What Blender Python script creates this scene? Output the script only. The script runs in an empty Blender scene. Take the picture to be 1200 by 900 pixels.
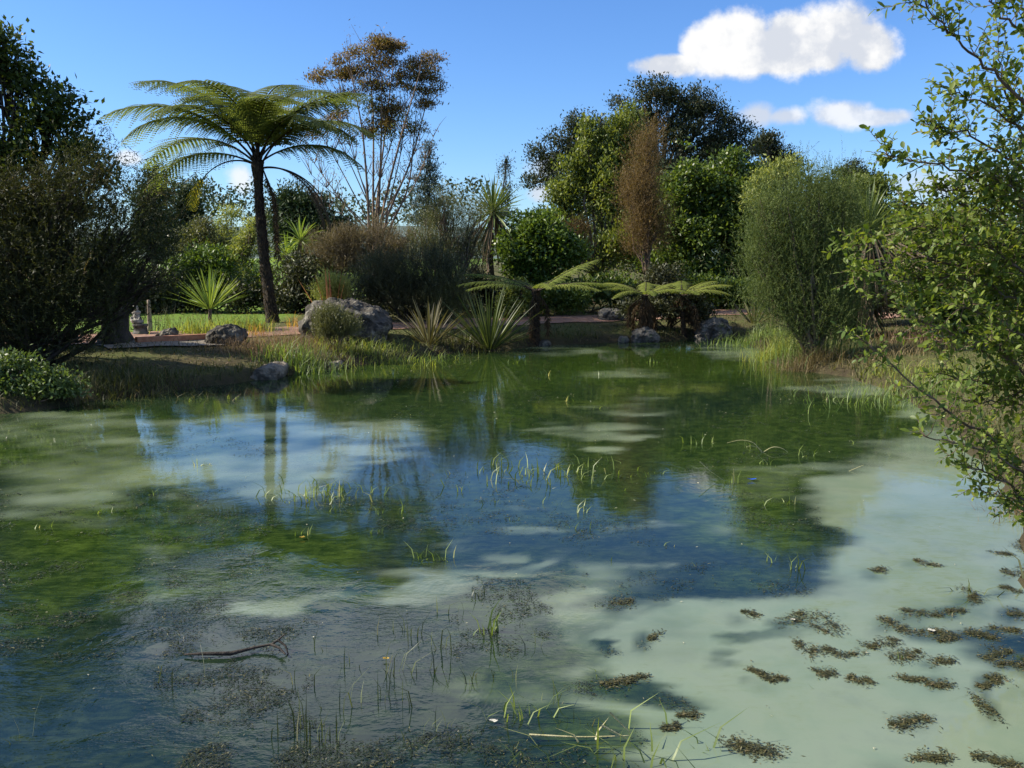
import bpy, bmesh, math, random
import numpy as np
from mathutils import Vector, Matrix, noise as mnoise

random.seed(7)
RNG = np.random.default_rng(7)
R = math.radians
scene = bpy.context.scene
COL = scene.collection

# ------------------------------------------------------------------ camera
CAM_H = 1.9
FPX = 1039.0                      # focal length in pixels of the 1200x900 photograph
PITCH = math.atan((450 - 305) / FPX)
cam_d = bpy.data.cameras.new('camera'); cam = bpy.data.objects.new('camera', cam_d); COL.objects.link(cam)
cam.location = (0, 0, CAM_H); cam.rotation_euler = (math.pi / 2 - PITCH, 0, 0)
cam_d.sensor_fit = 'HORIZONTAL'; cam_d.angle_x = 2 * math.atan(600 / FPX)
cam_d.clip_start = 0.05; cam_d.clip_end = 6000
scene.camera = cam

# ------------------------------------------------------------------ light
SUN_AZ = R(-88)      # measured from the view direction (+Y), negative to the west side
SUN_EL = R(38)
EXPOSURE = 1.0
sun_d = bpy.data.lights.new('sun', 'SUN'); sun = bpy.data.objects.new('sun', sun_d); COL.objects.link(sun)
sun_d.energy = 5.0; sun_d.angle = R(0.55); sun_d.color = (1.0, 0.92, 0.78)
SUN = Vector((math.sin(SUN_AZ) * math.cos(SUN_EL), math.cos(SUN_AZ) * math.cos(SUN_EL), math.sin(SUN_EL)))
sun.rotation_euler = SUN.to_track_quat('Z', 'Y').to_euler(); sun.location = (0, 0, 60)

scene.view_settings.view_transform = 'Standard'; scene.view_settings.look = 'None'
scene.view_settings.exposure = EXPOSURE; scene.view_settings.gamma = 1
scene.render.engine = 'CYCLES'
scene.cycles.max_bounces = 6; scene.cycles.diffuse_bounces = 3; scene.cycles.glossy_bounces = 3
scene.cycles.transmission_bounces = 4; scene.cycles.transparent_max_bounces = 4
scene.cycles.use_denoising = True
scene.cycles.sample_clamp_indirect = 6.0

world = bpy.data.worlds.new('World'); scene.world = world; world.use_nodes = True
wn = world.node_tree; wn.nodes.clear()

class NT:
    """tiny node-tree helper"""
    def __init__(s, t): s.t = t
    def n(s, typ, ins=None, **kw):
        nd = s.t.nodes.new(typ)
        for k, v in kw.items(): setattr(nd, k, v)
        for k, v in (ins or {}).items():
            sock = nd.inputs[k]
            if isinstance(v, bpy.types.NodeSocket): s.t.links.new(v, sock)
            else: sock.default_value = v
        return nd
    def m(s, op, a, b=0.0, c=0.0, clamp=False):
        nd = s.t.nodes.new('ShaderNodeMath'); nd.operation = op; nd.use_clamp = clamp
        for i, v in enumerate((a, b, c)):
            if isinstance(v, bpy.types.NodeSocket): s.t.links.new(v, nd.inputs[i])
            else: nd.inputs[i].default_value = v
        return nd.outputs[0]
    def mix(s, f, a, b, blend='MIX'):
        nd = s.t.nodes.new('ShaderNodeMix'); nd.data_type = 'RGBA'; nd.blend_type = blend
        for i, v in ((0, f), (6, a), (7, b)):
            if isinstance(v, bpy.types.NodeSocket): s.t.links.new(v, nd.inputs[i])
            elif i == 0: nd.inputs[i].default_value = v
            else: nd.inputs[i].default_value = (*v[:3], 1)
        return nd.outputs[2]
    def ramp(s, f, lo, hi):
        nd = s.t.nodes.new('ShaderNodeMapRange'); nd.interpolation_type = 'SMOOTHSTEP'
        s.t.links.new(f, nd.inputs[0]); nd.inputs[1].default_value = lo; nd.inputs[2].default_value = hi
        return nd.outputs[0]

W = NT(wn)
sky = W.n('ShaderNodeTexSky', sky_type='NISHITA', sun_disc=False, sun_elevation=SUN_EL, sun_rotation=SUN_AZ,
          altitude=100, air_density=1.0, dust_density=0.35, ozone_density=1.6)
skyc = W.n('ShaderNodeHueSaturation', {'Saturation': 1.12, 'Value': 1.0, 'Color': sky.outputs[0]}).outputs[0]
skyc = W.mix(1.0, skyc, (0.74, 1.0, 1.40), 'MULTIPLY')
sep = W.n('ShaderNodeSeparateXYZ', {0: W.n('ShaderNodeTexCoord').outputs['Generated']})
dx, dy, dz = sep.outputs
ys = W.m('MAXIMUM', dy, 0.05)
cu = W.m('DIVIDE', dx, ys); cv = W.m('DIVIDE', dz, ys)
cuv = W.n('ShaderNodeCombineXYZ', {0: cu, 1: cv, 2: 0.0}).outputs[0]
n1 = W.n('ShaderNodeTexNoise', {'Vector': cuv, 'Scale': 15.0, 'Detail': 8.0, 'Roughness': 0.6}).outputs[0]
cuv2 = W.n('ShaderNodeVectorMath', {0: cuv, 1: (-0.016, 0.016, 0.0)}, operation='ADD').outputs[0]
n2 = W.n('ShaderNodeTexNoise', {'Vector': cuv2, 'Scale': 13.0, 'Detail': 5.0, 'Roughness': 0.55}).outputs[0]

def px_ray(px, py):
    v = Vector(((px - 600) / FPX, 1.0, -(py - 450) / FPX))
    c, s = math.cos(PITCH), math.sin(PITCH)
    return Vector((v.x, v.y * c + v.z * s, -v.y * s + v.z * c))

def blobs(lst):
    out = None
    for (px, py, rx, ry) in lst:
        r = px_ray(px, py); u0, v0 = r.x / r.y, r.z / r.y
        a = W.m('DIVIDE', W.m('SUBTRACT', cu, u0), rx / FPX); b = W.m('DIVIDE', W.m('SUBTRACT', cv, v0), ry / FPX)
        d = W.m('SUBTRACT', 1.0, W.m('SQRT', W.m('ADD', W.m('MULTIPLY', a, a), W.m('MULTIPLY', b, b))))
        out = d if out is None else W.m('MAXIMUM', out, d)
    return out
B1 = [(784, 76, 46, 16), (836, 56, 48, 36), (878, 54, 50, 40), (925, 50, 56, 38), (985, 42, 58, 42), (1015, 52, 44, 34), (900, 66, 120, 24), (955, 56, 70, 30)]
B2 = [(888, 134, 34, 20), (918, 137, 36, 14), (985, 134, 44, 20), (1030, 138, 42, 12)]
B3 = [(285, 208, 24, 24), (640, 196, 30, 24), (634, 226, 22, 16), (1130, 216, 130, 30), (150, 185, 26, 12)]
def cloud_mask(lst, gain, lo, hi):
    f = W.m('ADD', blobs(lst), W.m('MULTIPLY', W.m('SUBTRACT', n1, 0.5), gain))
    return W.ramp(f, lo, hi)
m1 = cloud_mask(B1, 1.5, -0.06, 0.34)
m2 = W.m('MULTIPLY', cloud_mask(B2, 1.8, 0.0, 0.6), 0.85)
m3 = W.m('MULTIPLY', cloud_mask(B3, 1.7, 0.1, 0.8), 0.8)
front = W.ramp(dy, 0.12, 0.3)
explicit = W.m('MULTIPLY', W.m('MAXIMUM', W.m('MAXIMUM', m1, m2), m3), front)
# scattered fair-weather cloud over the rest of the sky (a flat layer overhead)
zs = W.m('MAXIMUM', dz, 0.05)
lay = W.n('ShaderNodeCombineXYZ', {0: W.m('DIVIDE', dx, zs), 1: W.m('DIVIDE', dy, zs), 2: 11.7}).outputs[0]
n3 = W.n('ShaderNodeTexNoise', {'Vector': lay, 'Scale': 1.05, 'Detail': 6.0, 'Roughness': 0.55}).outputs[0]
layer = W.m('MULTIPLY', W.ramp(n3, 0.525, 0.61), W.ramp(dz, 0.29, 0.38))
cm = W.m('MAXIMUM', explicit, W.m('MULTIPLY', layer, 0.8))
shade = W.ramp(W.m('ADD', W.m('ADD', W.m('MULTIPLY', W.m('SUBTRACT', n1, n2), 4.2), W.m('MULTIPLY', W.m('SUBTRACT', cv, 0.235), 5.0)), W.m('MULTIPLY', W.m('SUBTRACT', .32, cu), 1.0)), -0.55, 0.45)
ccol = W.mix(shade, (5.1, 5.4, 6.0), (7.3, 7.3, 7.3))
ccol = W.mix(W.m('MULTIPLY', layer, W.ramp(dz, .3, .4)), ccol, (11.2, 11.8, 13.0))
final = W.mix(cm, skyc, ccol)
bg = W.n('ShaderNodeBackground', {'Color': final, 'Strength': 0.069})
W.n('ShaderNodeOutputWorld', {'Surface': bg.outputs[0]})

# ------------------------------------------------------------------ maths helpers
def ground(px, py, z=0.0):
    r = px_ray(px, py); t = (z - CAM_H) / r.z
    return Vector((r.x * t, r.y * t, z))

def at(px, py, Y):
    r = px_ray(px, py); t = Y / r.y
    return Vector((r.x * t, Y, CAM_H + r.z * t))

def w_of(npx, Y):                      # metres spanned by npx photo pixels at distance Y
    return npx * Y / FPX

def hash3(ix, iy, iz, seed):
    h = (ix.astype(np.int64) * 374761393 + iy.astype(np.int64) * 668265263 + iz.astype(np.int64) * 2147483647 + seed * 974711) & 0xFFFFFFFF
    h = ((h ^ (h >> 13)) * 1274126177) & 0xFFFFFFFF
    h = ((h ^ (h >> 16)) * 2246822519) & 0xFFFFFFFF
    return ((h ^ (h >> 15)) & 0xFFFFFF) / float(0xFFFFFF)

def vnoise(P, scale=1.0, seed=0):
    P = np.asarray(P, float) * scale
    i = np.floor(P); f = P - i; f = f * f * (3 - 2 * f); i = i.astype(np.int64)
    out = 0
    for a in (0, 1):
        for b in (0, 1):
            for c in (0, 1):
                w = (f[:, 0] if a else 1 - f[:, 0]) * (f[:, 1] if b else 1 - f[:, 1]) * (f[:, 2] if c else 1 - f[:, 2])
                out = out + w * hash3(i[:, 0] + a, i[:, 1] + b, i[:, 2] + c, seed)
    return out

def fbm(P, scale=1.0, oct=4, seed=0):
    s, amp, tot = 0, 1.0, 0
    for o in range(oct):
        s = s + amp * vnoise(P, scale * 2 ** o, seed + o * 17); tot += amp; amp *= 0.5
    return s / tot

def norm(v):
    return v / np.maximum(np.linalg.norm(v, axis=-1, keepdims=True), 1e-9)

def rand_dirs(n):
    return norm(RNG.normal(size=(n, 3)))

# ------------------------------------------------------------------ object helpers
def link(o, parent=None):
    COL.objects.link(o)
    if parent is not None: o.parent = parent
    return o

def tag(o, label=None, cat=None, group=None, kind=None):
    if label: o['label'] = label
    if cat: o['category'] = cat
    if group: o['group'] = group
    if kind: o['kind'] = kind
    return o

def thing(name, label, cat, loc=(0, 0, 0), group=None):
    o = bpy.data.objects.new(name, None); o.empty_display_size = 0.1
    link(o); o.location = loc
    return tag(o, label, cat, group)

def mesh_from(name, V, F, mat, rnd=None, smooth=False, attrs=None):
    """V (n,3) array; F (m,k) int array (all faces k-gons) or list of such arrays"""
    V = np.asarray(V, np.float32)
    Fs = F if isinstance(F, list) else [F]
    Fs = [np.asarray(f, np.int32) for f in Fs if len(f)]
    me = bpy.data.meshes.new(name)
    me.vertices.add(len(V)); me.vertices.foreach_set('co', V.ravel())
    nl = sum(f.size for f in Fs); nf = sum(len(f) for f in Fs)
    me.loops.add(nl); me.polygons.add(nf)
    me.loops.foreach_set('vertex_index', np.concatenate([f.ravel() for f in Fs]))
    starts, s = [], 0
    for f in Fs:
        starts.append(s + np.arange(len(f)) * f.shape[1]); s += f.size
    me.polygons.foreach_set('loop_start', np.concatenate(starts).astype(np.int32))
    if smooth: me.polygons.foreach_set('use_smooth', np.ones(nf, bool))
    for k, a in ({**({'rnd': rnd} if rnd is not None else {}), **(attrs or {})}).items():
        at_ = me.attributes.new(k, 'FLOAT', 'POINT'); at_.data.foreach_set('value', np.asarray(a, np.float32))
    me.materials.append(mat)
    me.update(calc_edges=True); me.validate()
    return me

def obj(name, me, parent=None, kind=None, loc=None):
    o = bpy.data.objects.new(name, me); link(o, parent)
    if kind: o['kind'] = kind
    if loc is not None: o.location = loc
    return o

class Tubes:
    def __init__(s): s.V = []; s.F = []; s.n = 0
    def add(s, pts, radii, sides=6):
        P = np.array([list(p) for p in pts], float); n = len(P)
        rad = np.asarray(radii, float)
        if rad.ndim == 0: rad = np.full(n, float(rad))
        T = norm(np.gradient(P, axis=0))
        ref = np.array([0.13, 0.31, 0.94]); ref2 = np.array([0.95, 0.2, 0.1])
        use = np.abs(T @ ref) > 0.9
        A = np.cross(T, np.where(use[:, None], ref2, ref)); A = norm(A); Bv = np.cross(T, A)
        an = np.linspace(0, 2 * np.pi, sides, endpoint=False)
        ring = P[:, None, :] + rad[:, None, None] * (np.cos(an)[None, :, None] * A[:, None, :] + np.sin(an)[None, :, None] * Bv[:, None, :])
        s.V.append(ring.reshape(-1, 3))
        i = np.arange(n - 1)[:, None] * sides; j = np.arange(sides)[None, :]; j2 = (j + 1) % sides
        q = np.stack([i + j, i + j2, i + sides + j2, i + sides + j], -1).reshape(-1, 4)
        s.F.append(q + s.n); s.n += n * sides
    def mesh(s, name, mat, smooth=True):
        return mesh_from(name, np.concatenate(s.V), np.concatenate(s.F), mat, smooth=smooth)

def curve(a, b, bend=0.15, n=6, sag=0.0, jit=0.03):
    a = np.array(list(a), float); b = np.array(list(b), float); L = np.linalg.norm(b - a)
    t = np.linspace(0, 1, n)[:, None]
    mid = (a + b) / 2 + RNG.normal(size=3) * L * bend * 0.5 + np.array([0, 0, -sag * L])
    P = (1 - t) ** 2 * a + 2 * t * (1 - t) * mid + t ** 2 * b
    P[1:-1] += RNG.normal(size=(n - 2, 3)) * L * jit
    return P

def taper(r0, r1, n): return np.linspace(r0, r1, n)

def leaf_quads(P, A, N, L, Wd, shape=0.42):
    """diamond leaves: P base, A axis, N normal-ish"""
    A = norm(A); S = norm(np.cross(A, N)); n = len(P)
    L = np.broadcast_to(L, n)[:, None]; Wd = np.broadcast_to(Wd, n)[:, None]
    U = norm(np.cross(S, A))
    V = np.stack([P, P + A * L * shape + S * Wd * 0.5 + U * Wd * .12, P + A * L, P + A * L * shape - S * Wd * 0.5 + U * Wd * .12], 1).reshape(-1, 3)
    F = np.arange(4 * n).reshape(n, 4)
    return V, F

# ------------------------------------------------------------------ materials
def new_mat(name):
    m = bpy.data.materials.new(name); m.use_nodes = True; m.node_tree.nodes.clear()
    return m, NT(m.node_tree)

def leaf_mat(name, a, b, c=None, trans=0.35, rough=0.45, spec=0.4, nscale=0.9, tcol=None):
    m, t = new_mat(name)
    at_ = t.n('ShaderNodeAttribute', attribute_name='rnd')
    tc = t.n('ShaderNodeNewGeometry')
    nz = t.n('ShaderNodeTexNoise', {'Vector': tc.outputs['Position'], 'Scale': nscale, 'Detail': 2.0}).outputs[0]
    f = t.m('ADD', t.m('MULTIPLY', at_.outputs['Fac'], 0.75), t.m('MULTIPLY', nz, 0.35), clamp=True)
    col = t.mix(t.ramp(f, 0.2, 0.95), a, b)
    if c is not None:
        col = t.mix(t.ramp(at_.outputs['Fac'], 0.90, 0.97), col, c)
    bs = t.n('ShaderNodeBsdfPrincipled', {'Base Color': col, 'Roughness': rough, 'Specular IOR Level': spec})
    tcv = t.mix(1.0, col, tcol or (1.5, 1.45, 0.55), 'MULTIPLY')
    tr = t.n('ShaderNodeBsdfTranslucent', {'Color': tcv})
    mx = t.n('ShaderNodeMixShader', {0: trans, 1: bs.outputs[0], 2: tr.outputs[0]})
    t.n('ShaderNodeOutputMaterial', {'Surface': mx.outputs[0]})
    return m

def solid_mat(name, a, b, scale=6.0, rough=0.85, bump=0.4, detail=6.0, stretch=(1, 1, 1), spec=0.25, lo=.35, hi=.65, c=None, cscale=2.0, clo=.55, chi=.7):
    m, t = new_mat(name)
    tc = t.n('ShaderNodeTexCoord').outputs['Object']
    mp = t.n('ShaderNodeMapping', {'Vector': tc, 'Scale': stretch}).outputs[0]
    nz = t.n('ShaderNodeTexNoise', {'Vector': mp, 'Scale': scale, 'Detail': detail, 'Roughness': 0.62}).outputs[0]
    col = t.mix(t.ramp(nz, lo, hi), a, b)
    if c is not None:
        n2_ = t.n('ShaderNodeTexNoise', {'Vector': tc, 'Scale': cscale, 'Detail': 5.0, 'Roughness': 0.7}).outputs[0]
        col = t.mix(t.ramp(n2_, clo, chi), col, c)
    bp = t.n('ShaderNodeBump', {'Strength': bump, 'Distance': 0.03, 'Height': nz})
    bs = t.n('ShaderNodeBsdfPrincipled', {'Base Color': col, 'Roughness': rough, 'Specular IOR Level': spec, 'Normal': bp.outputs[0]})
    t.n('ShaderNodeOutputMaterial', {'Surface': bs.outputs[0]})
    return m

M = {}
M['bark_dark'] = solid_mat('bark_dark', (.020, .014, .010), (.065, .048, .036), 14, stretch=(1, 1, .25), bump=.9)
M['bark_brown'] = solid_mat('bark_brown', (.07, .048, .032), (.17, .125, .09), 12, stretch=(1, 1, .2))
M['bark_pale'] = solid_mat('bark_pale', (.16, .12, .085), (.36, .29, .22), 9, stretch=(1, 1, .2))
M['bark_gum'] = solid_mat('bark_gum', (.09, .06, .042), (.22, .16, .115), 9, stretch=(1, 1, .2))
M['fern_trunk'] = solid_mat('fern_trunk', (.010, .007, .005), (.05, .034, .022), 26, stretch=(1, 1, .3), bump=1.0)
M['rock'] = solid_mat('rock', (.018, .0155, .012), (.082, .072, .057), 5.0, bump=1.0, detail=10, c=(.20, .185, .145), cscale=3.2, clo=.52, chi=.68)
M['rock_dark'] = solid_mat('rock_dark', (.03, .028, .024), (.13, .12, .105), 5, bump=.8, detail=9, c=(.10, .12, .05), cscale=3.2)
M['rock_pale'] = solid_mat('rock_pale', (.055, .045, .033), (.20, .17, .13), 5, bump=1.0, detail=10)
M['statue'] = solid_mat('statue', (.22, .205, .17), (.36, .34, .29), 14, bump=.2)
M['stump'] = solid_mat('stump', (.018, .014, .011), (.06, .048, .036), 10, stretch=(1, 1, .3), bump=1)
M['timber'] = solid_mat('timber', (.30, .13, .075), (.42, .21, .12), 10, stretch=(.2, 1, 1), bump=.3)
M['stick'] = solid_mat('stick', (.012, .010, .008), (.045, .036, .028), 20, bump=.6)
L = leaf_mat
M['fern'] = L('fern', (.072, .096, .026), (.165, .188, .056), trans=.45, rough=.55, spec=.2, tcol=(1.35, 1.38, .65))
M['fern_dead'] = L('fern_dead', (.05, .032, .018), (.11, .075, .04), trans=.15, rough=.8, spec=.1)
M['fern_yellow'] = L('fern_yellow', (.22, .19, .03), (.32, .28, .05), trans=.5)
M['fern_low'] = L('fern_low', (.10, .135, .026), (.24, .27, .06), trans=.38, rough=.65, spec=.12)
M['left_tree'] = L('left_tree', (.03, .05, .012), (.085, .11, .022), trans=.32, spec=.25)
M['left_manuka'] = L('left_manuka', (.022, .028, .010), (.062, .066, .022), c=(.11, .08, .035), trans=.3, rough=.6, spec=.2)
M['ground_leaf'] = L('ground_leaf', (.05, .085, .02), (.12, .17, .05), trans=.3)
M['conifer'] = L('conifer', (.018, .035, .016), (.055, .08, .03), trans=.15, rough=.6, spec=.2)
M['bluish_conifer'] = L('bluish_conifer', (.035, .055, .05), (.07, .095, .08), trans=.15, rough=.6)
M['pale_shrub'] = L('pale_shrub', (.15, .18, .045), (.31, .33, .11), trans=.35, spec=.25)
M['olive_shrub'] = L('olive_shrub', (.07, .08, .028), (.15, .15, .055), trans=.3)
M['bright_leaf'] = L('bright_leaf', (.07, .14, .022), (.17, .26, .05), trans=.38, rough=.32, spec=.6)
M['glossy_dark'] = L('glossy_dark', (.04, .075, .013), (.13, .19, .032), trans=.34, rough=.42, spec=.35)
M['fresh_green'] = L('fresh_green', (.070, .10, .020), (.20, .23, .055), trans=.36, rough=.45, spec=.3)
M['deep_green'] = L('deep_green', (.04, .075, .013), (.14, .19, .036), trans=.34, rough=.42, spec=.35)
M['russet'] = L('russet', (.085, .055, .024), (.19, .13, .056), trans=.32, rough=.6, spec=.2)
M['russet_gum'] = L('russet_gum', (.11, .072, .034), (.22, .155, .07), c=(.17, .19, .055), trans=.32, rough=.5, spec=.2)
M['brown_bush'] = L('brown_bush', (.095, .075, .046), (.20, .16, .105), trans=.25, rough=.6, spec=.2)
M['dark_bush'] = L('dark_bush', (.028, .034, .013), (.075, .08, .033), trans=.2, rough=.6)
M['gum_dark'] = L('gum_dark', (.022, .032, .016), (.058, .07, .034), c=(.085, .07, .042), trans=.18, rough=.6, spec=.2, nscale=.12)
M['manuka'] = L('manuka', (.050, .078, .022), (.145, .18, .052), trans=.3, rough=.6, spec=.2)
M['near_leaf'] = L('near_leaf', (.070, .112, .018), (.195, .24, .046), c=(.24, .13, .035), trans=.42, rough=.45, spec=.3)
M['near_leaf_brown'] = L('near_leaf_brown', (.20, .11, .05), (.34, .17, .08), c=(.42, .06, .02), trans=.3, rough=.4)
M['flax'] = L('flax', (.036, .055, .016), (.095, .12, .036), c=(.16, .13, .065), trans=.2, rough=.45, spec=.3)
M['flax_brown'] = L('flax_brown', (.07, .064, .03), (.165, .145, .07), trans=.2, rough=.5, spec=.25)
M['cordyline'] = L('cordyline', (.12, .18, .04), (.27, .34, .10), trans=.35, rough=.35)
M['cabbage'] = L('cabbage', (.055, .085, .025), (.16, .20, .065), c=(.26, .20, .09), trans=.3, rough=.4)
M['dead_skirt'] = L('dead_skirt', (.045, .034, .023), (.13, .10, .07), trans=.1, rough=.8, spec=.1)
M['grass'] = L('grass', (.036, .048, .012), (.105, .11, .032), c=(.17, .13, .06), trans=.35, rough=.6, nscale=.8)
M['grass_yellow'] = L('grass_yellow', (.15, .20, .035), (.31, .32, .085), trans=.42, rough=.6, spec=.2)
M['grass_green'] = L('grass_green', (.08, .14, .03), (.20, .26, .07), trans=.4, rough=.5)
M['grass_orange'] = L('grass_orange', (.34, .17, .03), (.46, .28, .07), trans=.4, rough=.6)
M['grass_dead'] = L('grass_dead', (.13, .085, .052), (.28, .20, .13), trans=.25, rough=.8, spec=.1)
M['grass_tan'] = L('grass_tan', (.10, .08, .04), (.24, .19, .10), trans=.25, rough=.8, spec=.1)
M['red_spike'] = L('red_spike', (.30, .10, .05), (.46, .22, .10), trans=.35)
M['weed'] = L('weed', (.020, .024, .007), (.085, .078, .024), c=(.16, .13, .06), trans=.1, rough=.5, nscale=2)
M['weed_green'] = L('weed_green', (.006, .011, .004), (.034, .04, .013), c=(.12, .11, .045), trans=.15, rough=.5, nscale=2)
M['pond_grass'] = L('pond_grass', (.075, .115, .025), (.20, .25, .065), c=(.42, .38, .20), trans=.35, rough=.45)
M['pond_grass_dark'] = L('pond_grass_dark', (.03, .042, .014), (.11, .13, .04), c=(.20, .19, .10), trans=.2, rough=.45)
M['leaf_yellow'] = solid_mat('leaf_yellow', (.5, .33, .06), (.62, .48, .12), 20)
M['leaf_white'] = solid_mat('leaf_white', (.62, .6, .5), (.75, .73, .65), 20)
M['pale_bits'] = L('pale_bits', (.12, .11, .05), (.46, .43, .30), trans=.2, rough=.6)
M['blue_plastic'] = solid_mat('blue_plastic', (.01, .10, .62), (.02, .16, .72), 8, rough=.35, bump=.1)
M['wood_far'] = L('wood_far', (.03, .045, .022), (.075, .095, .045), trans=.15, rough=.7, nscale=.08)
M['hill'] = solid_mat('hill', (.05, .075, .06), (.09, .12, .10), .01, bump=0)

# ------------------------------------------------------------------ terrain
SH_PX = [(0, 485), (60, 480), (105, 470), (170, 463), (230, 453), (280, 448), (330, 440), (400, 431), (450, 424), (500, 417), (560, 411),
         (640, 405), (700, 402), (760, 400), (815, 396), (868, 398), (888, 408), (900, 424), (925, 434), (985, 440), (1045, 456),
         (1085, 480), (1130, 520), (1165, 560), (1190, 610), (1203, 680)]
SHORE = [ground(*p) for p in SH_PX]
SHORE = [Vector((-14, 2, 0)), Vector((-14, 7, 0)), Vector((-11, 10.2, 0)), Vector((-8.2, 10.6, 0))] + SHORE + [
    Vector((2.75, 3.6, 0)), Vector((2.6, 2.6, 0)), Vector((1.9, 1.75, 0)), Vector((0, 1.45, 0)), Vector((-3, 1.35, 0)), Vector((-8, 1.4, 0))]
SP = np.array([[p.x, p.y] for p in SHORE])

def shore_d(P):
    """signed distance to the pond outline, positive on land"""
    P = np.asarray(P, float)[:, :2]; n = len(SP); best = np.full(len(P), 1e9); ins = np.zeros(len(P), bool)
    for i in range(n):
        a, b = SP[i], SP[(i + 1) % n]; ab = b - a
        t = np.clip(((P - a) @ ab) / (ab @ ab), 0, 1)
        best = np.minimum(best, np.hypot(*(P - a - t[:, None] * ab).T))
        c = ((a[1] > P[:, 1]) != (b[1] > P[:, 1]))
        with np.errstate(divide='ignore', invalid='ignore'):
            xi = (b[0] - a[0]) * (P[:, 1] - a[1]) / (b[1] - a[1] + 1e-12) + a[0]
        ins ^= c & (P[:, 0] < xi)
    d = np.where(ins, -best, best)
    P3 = np.c_[P, np.zeros(len(P))]
    return d + (fbm(P3, 1.6, 3, 5) - 0.5) * 0.35

def terr(P):
    P = np.asarray(P, float)
    d = shore_d(P); P3 = np.c_[P[:, :2], np.zeros(len(P))]
    land = 0.10 * np.clip(d / .12, 0, 1) + 0.36 * (1 - np.exp(-np.maximum(d, 0) / 1.4)) + 0.004 * np.maximum(d - 8, 0)
    land = land + (fbm(P3, .9, 3, 11) - .5) * .12 * np.clip(d / .6, 0, 1)
    return np.where(d > 0, land, np.maximum(d * .5, -.6) - .02)

def tz(x, y): return float(terr(np.array([[x, y]]))[0])

def place(px, py):
    """the point of the ground seen at a photo pixel"""
    r = px_ray(px, py); ts = np.linspace(2, 60, 2400); P = np.c_[ts * r.x, ts * r.y, CAM_H + ts * r.z]
    z = terr(P); k = np.argmax(P[:, 2] <= np.maximum(z, 0))
    return Vector((P[k, 0], P[k, 1], max(z[k], 0)))

def base_at(px, Y):                     # ground point in column px at distance Y
    x = (px - 600) / FPX * (Y * math.cos(PITCH) + (CAM_H - .45) * math.sin(PITCH))
    return Vector((x, Y, tz(x, Y)))

def grid_axis():
    a = [0.0]; s = .19
    while a[-1] < 1500:
        a.append(a[-1] + s)
        if a[-1] > 15: s *= 1.16
    return np.array(a)
ax = grid_axis(); gx = np.concatenate([-ax[:0:-1], ax])
ay = np.arange(-12, 34, .19); s = .19; ex = [ay[-1]]
while ex[-1] < 1800: s *= 1.16; ex.append(ex[-1] + s)
gy = np.concatenate([[-1500, -700, -300, -120, -50, -25], ay, ex[1:]])
GX, GY = np.meshgrid(gx, gy); GP = np.c_[GX.ravel(), GY.ravel(), np.zeros(GX.size)]
GP[:, 2] = terr(GP)
nx, ny = len(gx), len(gy)
gi = (np.arange(ny - 1)[:, None] * nx + np.arange(nx - 1)[None, :])
GF = np.stack([gi, gi + 1, gi + nx + 1, gi + nx], -1).reshape(-1, 4)
gd = shore_d(GP)

m, t = new_mat('bank_soil')
pos = t.n('ShaderNodeNewGeometry').outputs['Position']
na = t.n('ShaderNodeTexNoise', {'Vector': pos, 'Scale': .9, 'Detail': 6.0, 'Roughness': .65}).outputs[0]
nb = t.n('ShaderNodeTexNoise', {'Vector': pos, 'Scale': 14.0, 'Detail': 5.0, 'Roughness': .7}).outputs[0]
c1 = t.mix(t.ramp(na, .36, .62), (.055, .042, .024), (.07, .088, .024))
c1 = t.mix(t.ramp(nb, .35, .7), c1, (.10, .088, .038))
lawn = t.n('ShaderNodeAttribute', attribute_name='lawn').outputs['Fac']
c1 = t.mix(lawn, c1, t.mix(nb, (.085, .15, .022), (.15, .22, .04)))
mud = t.n('ShaderNodeAttribute', attribute_name='mud').outputs['Fac']
c1 = t.mix(mud, c1, t.mix(nb, (.022, .017, .011), (.06, .048, .03)))
bp = t.n('ShaderNodeBump', {'Strength': .8, 'Distance': .05, 'Height': nb})
bs = t.n('ShaderNodeBsdfPrincipled', {'Base Color': c1, 'Roughness': .95, 'Specular IOR Level': .1, 'Normal': bp.outputs[0]})
t.n('ShaderNodeOutputMaterial', {'Surface': bs.outputs[0]})
M['ground'] = m
lawn_a = np.clip((GP[:, 1] - 17.5) / .6, 0, 1) * np.clip((-5.4 - GP[:, 0]) / .6, 0, 1)
mud_a = np.clip(1 - np.abs(gd - .05) / .28, 0, 1)
g_me = mesh_from('ground', GP, GF, M['ground'], smooth=True, attrs={'lawn': lawn_a, 'mud': mud_a})
tag(obj('ground', g_me), kind='structure')

# ------------------------------------------------------------------ pond water
def px_of(P):
    """photo pixel of world points"""
    c, s = math.cos(PITCH), math.sin(PITCH)
    z = P[:, 2] - CAM_H; f = P[:, 1] * c - z * s; u = P[:, 1] * s + z * c
    return 600 + FPX * P[:, 0] / f, 450 - FPX * u / f

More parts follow.
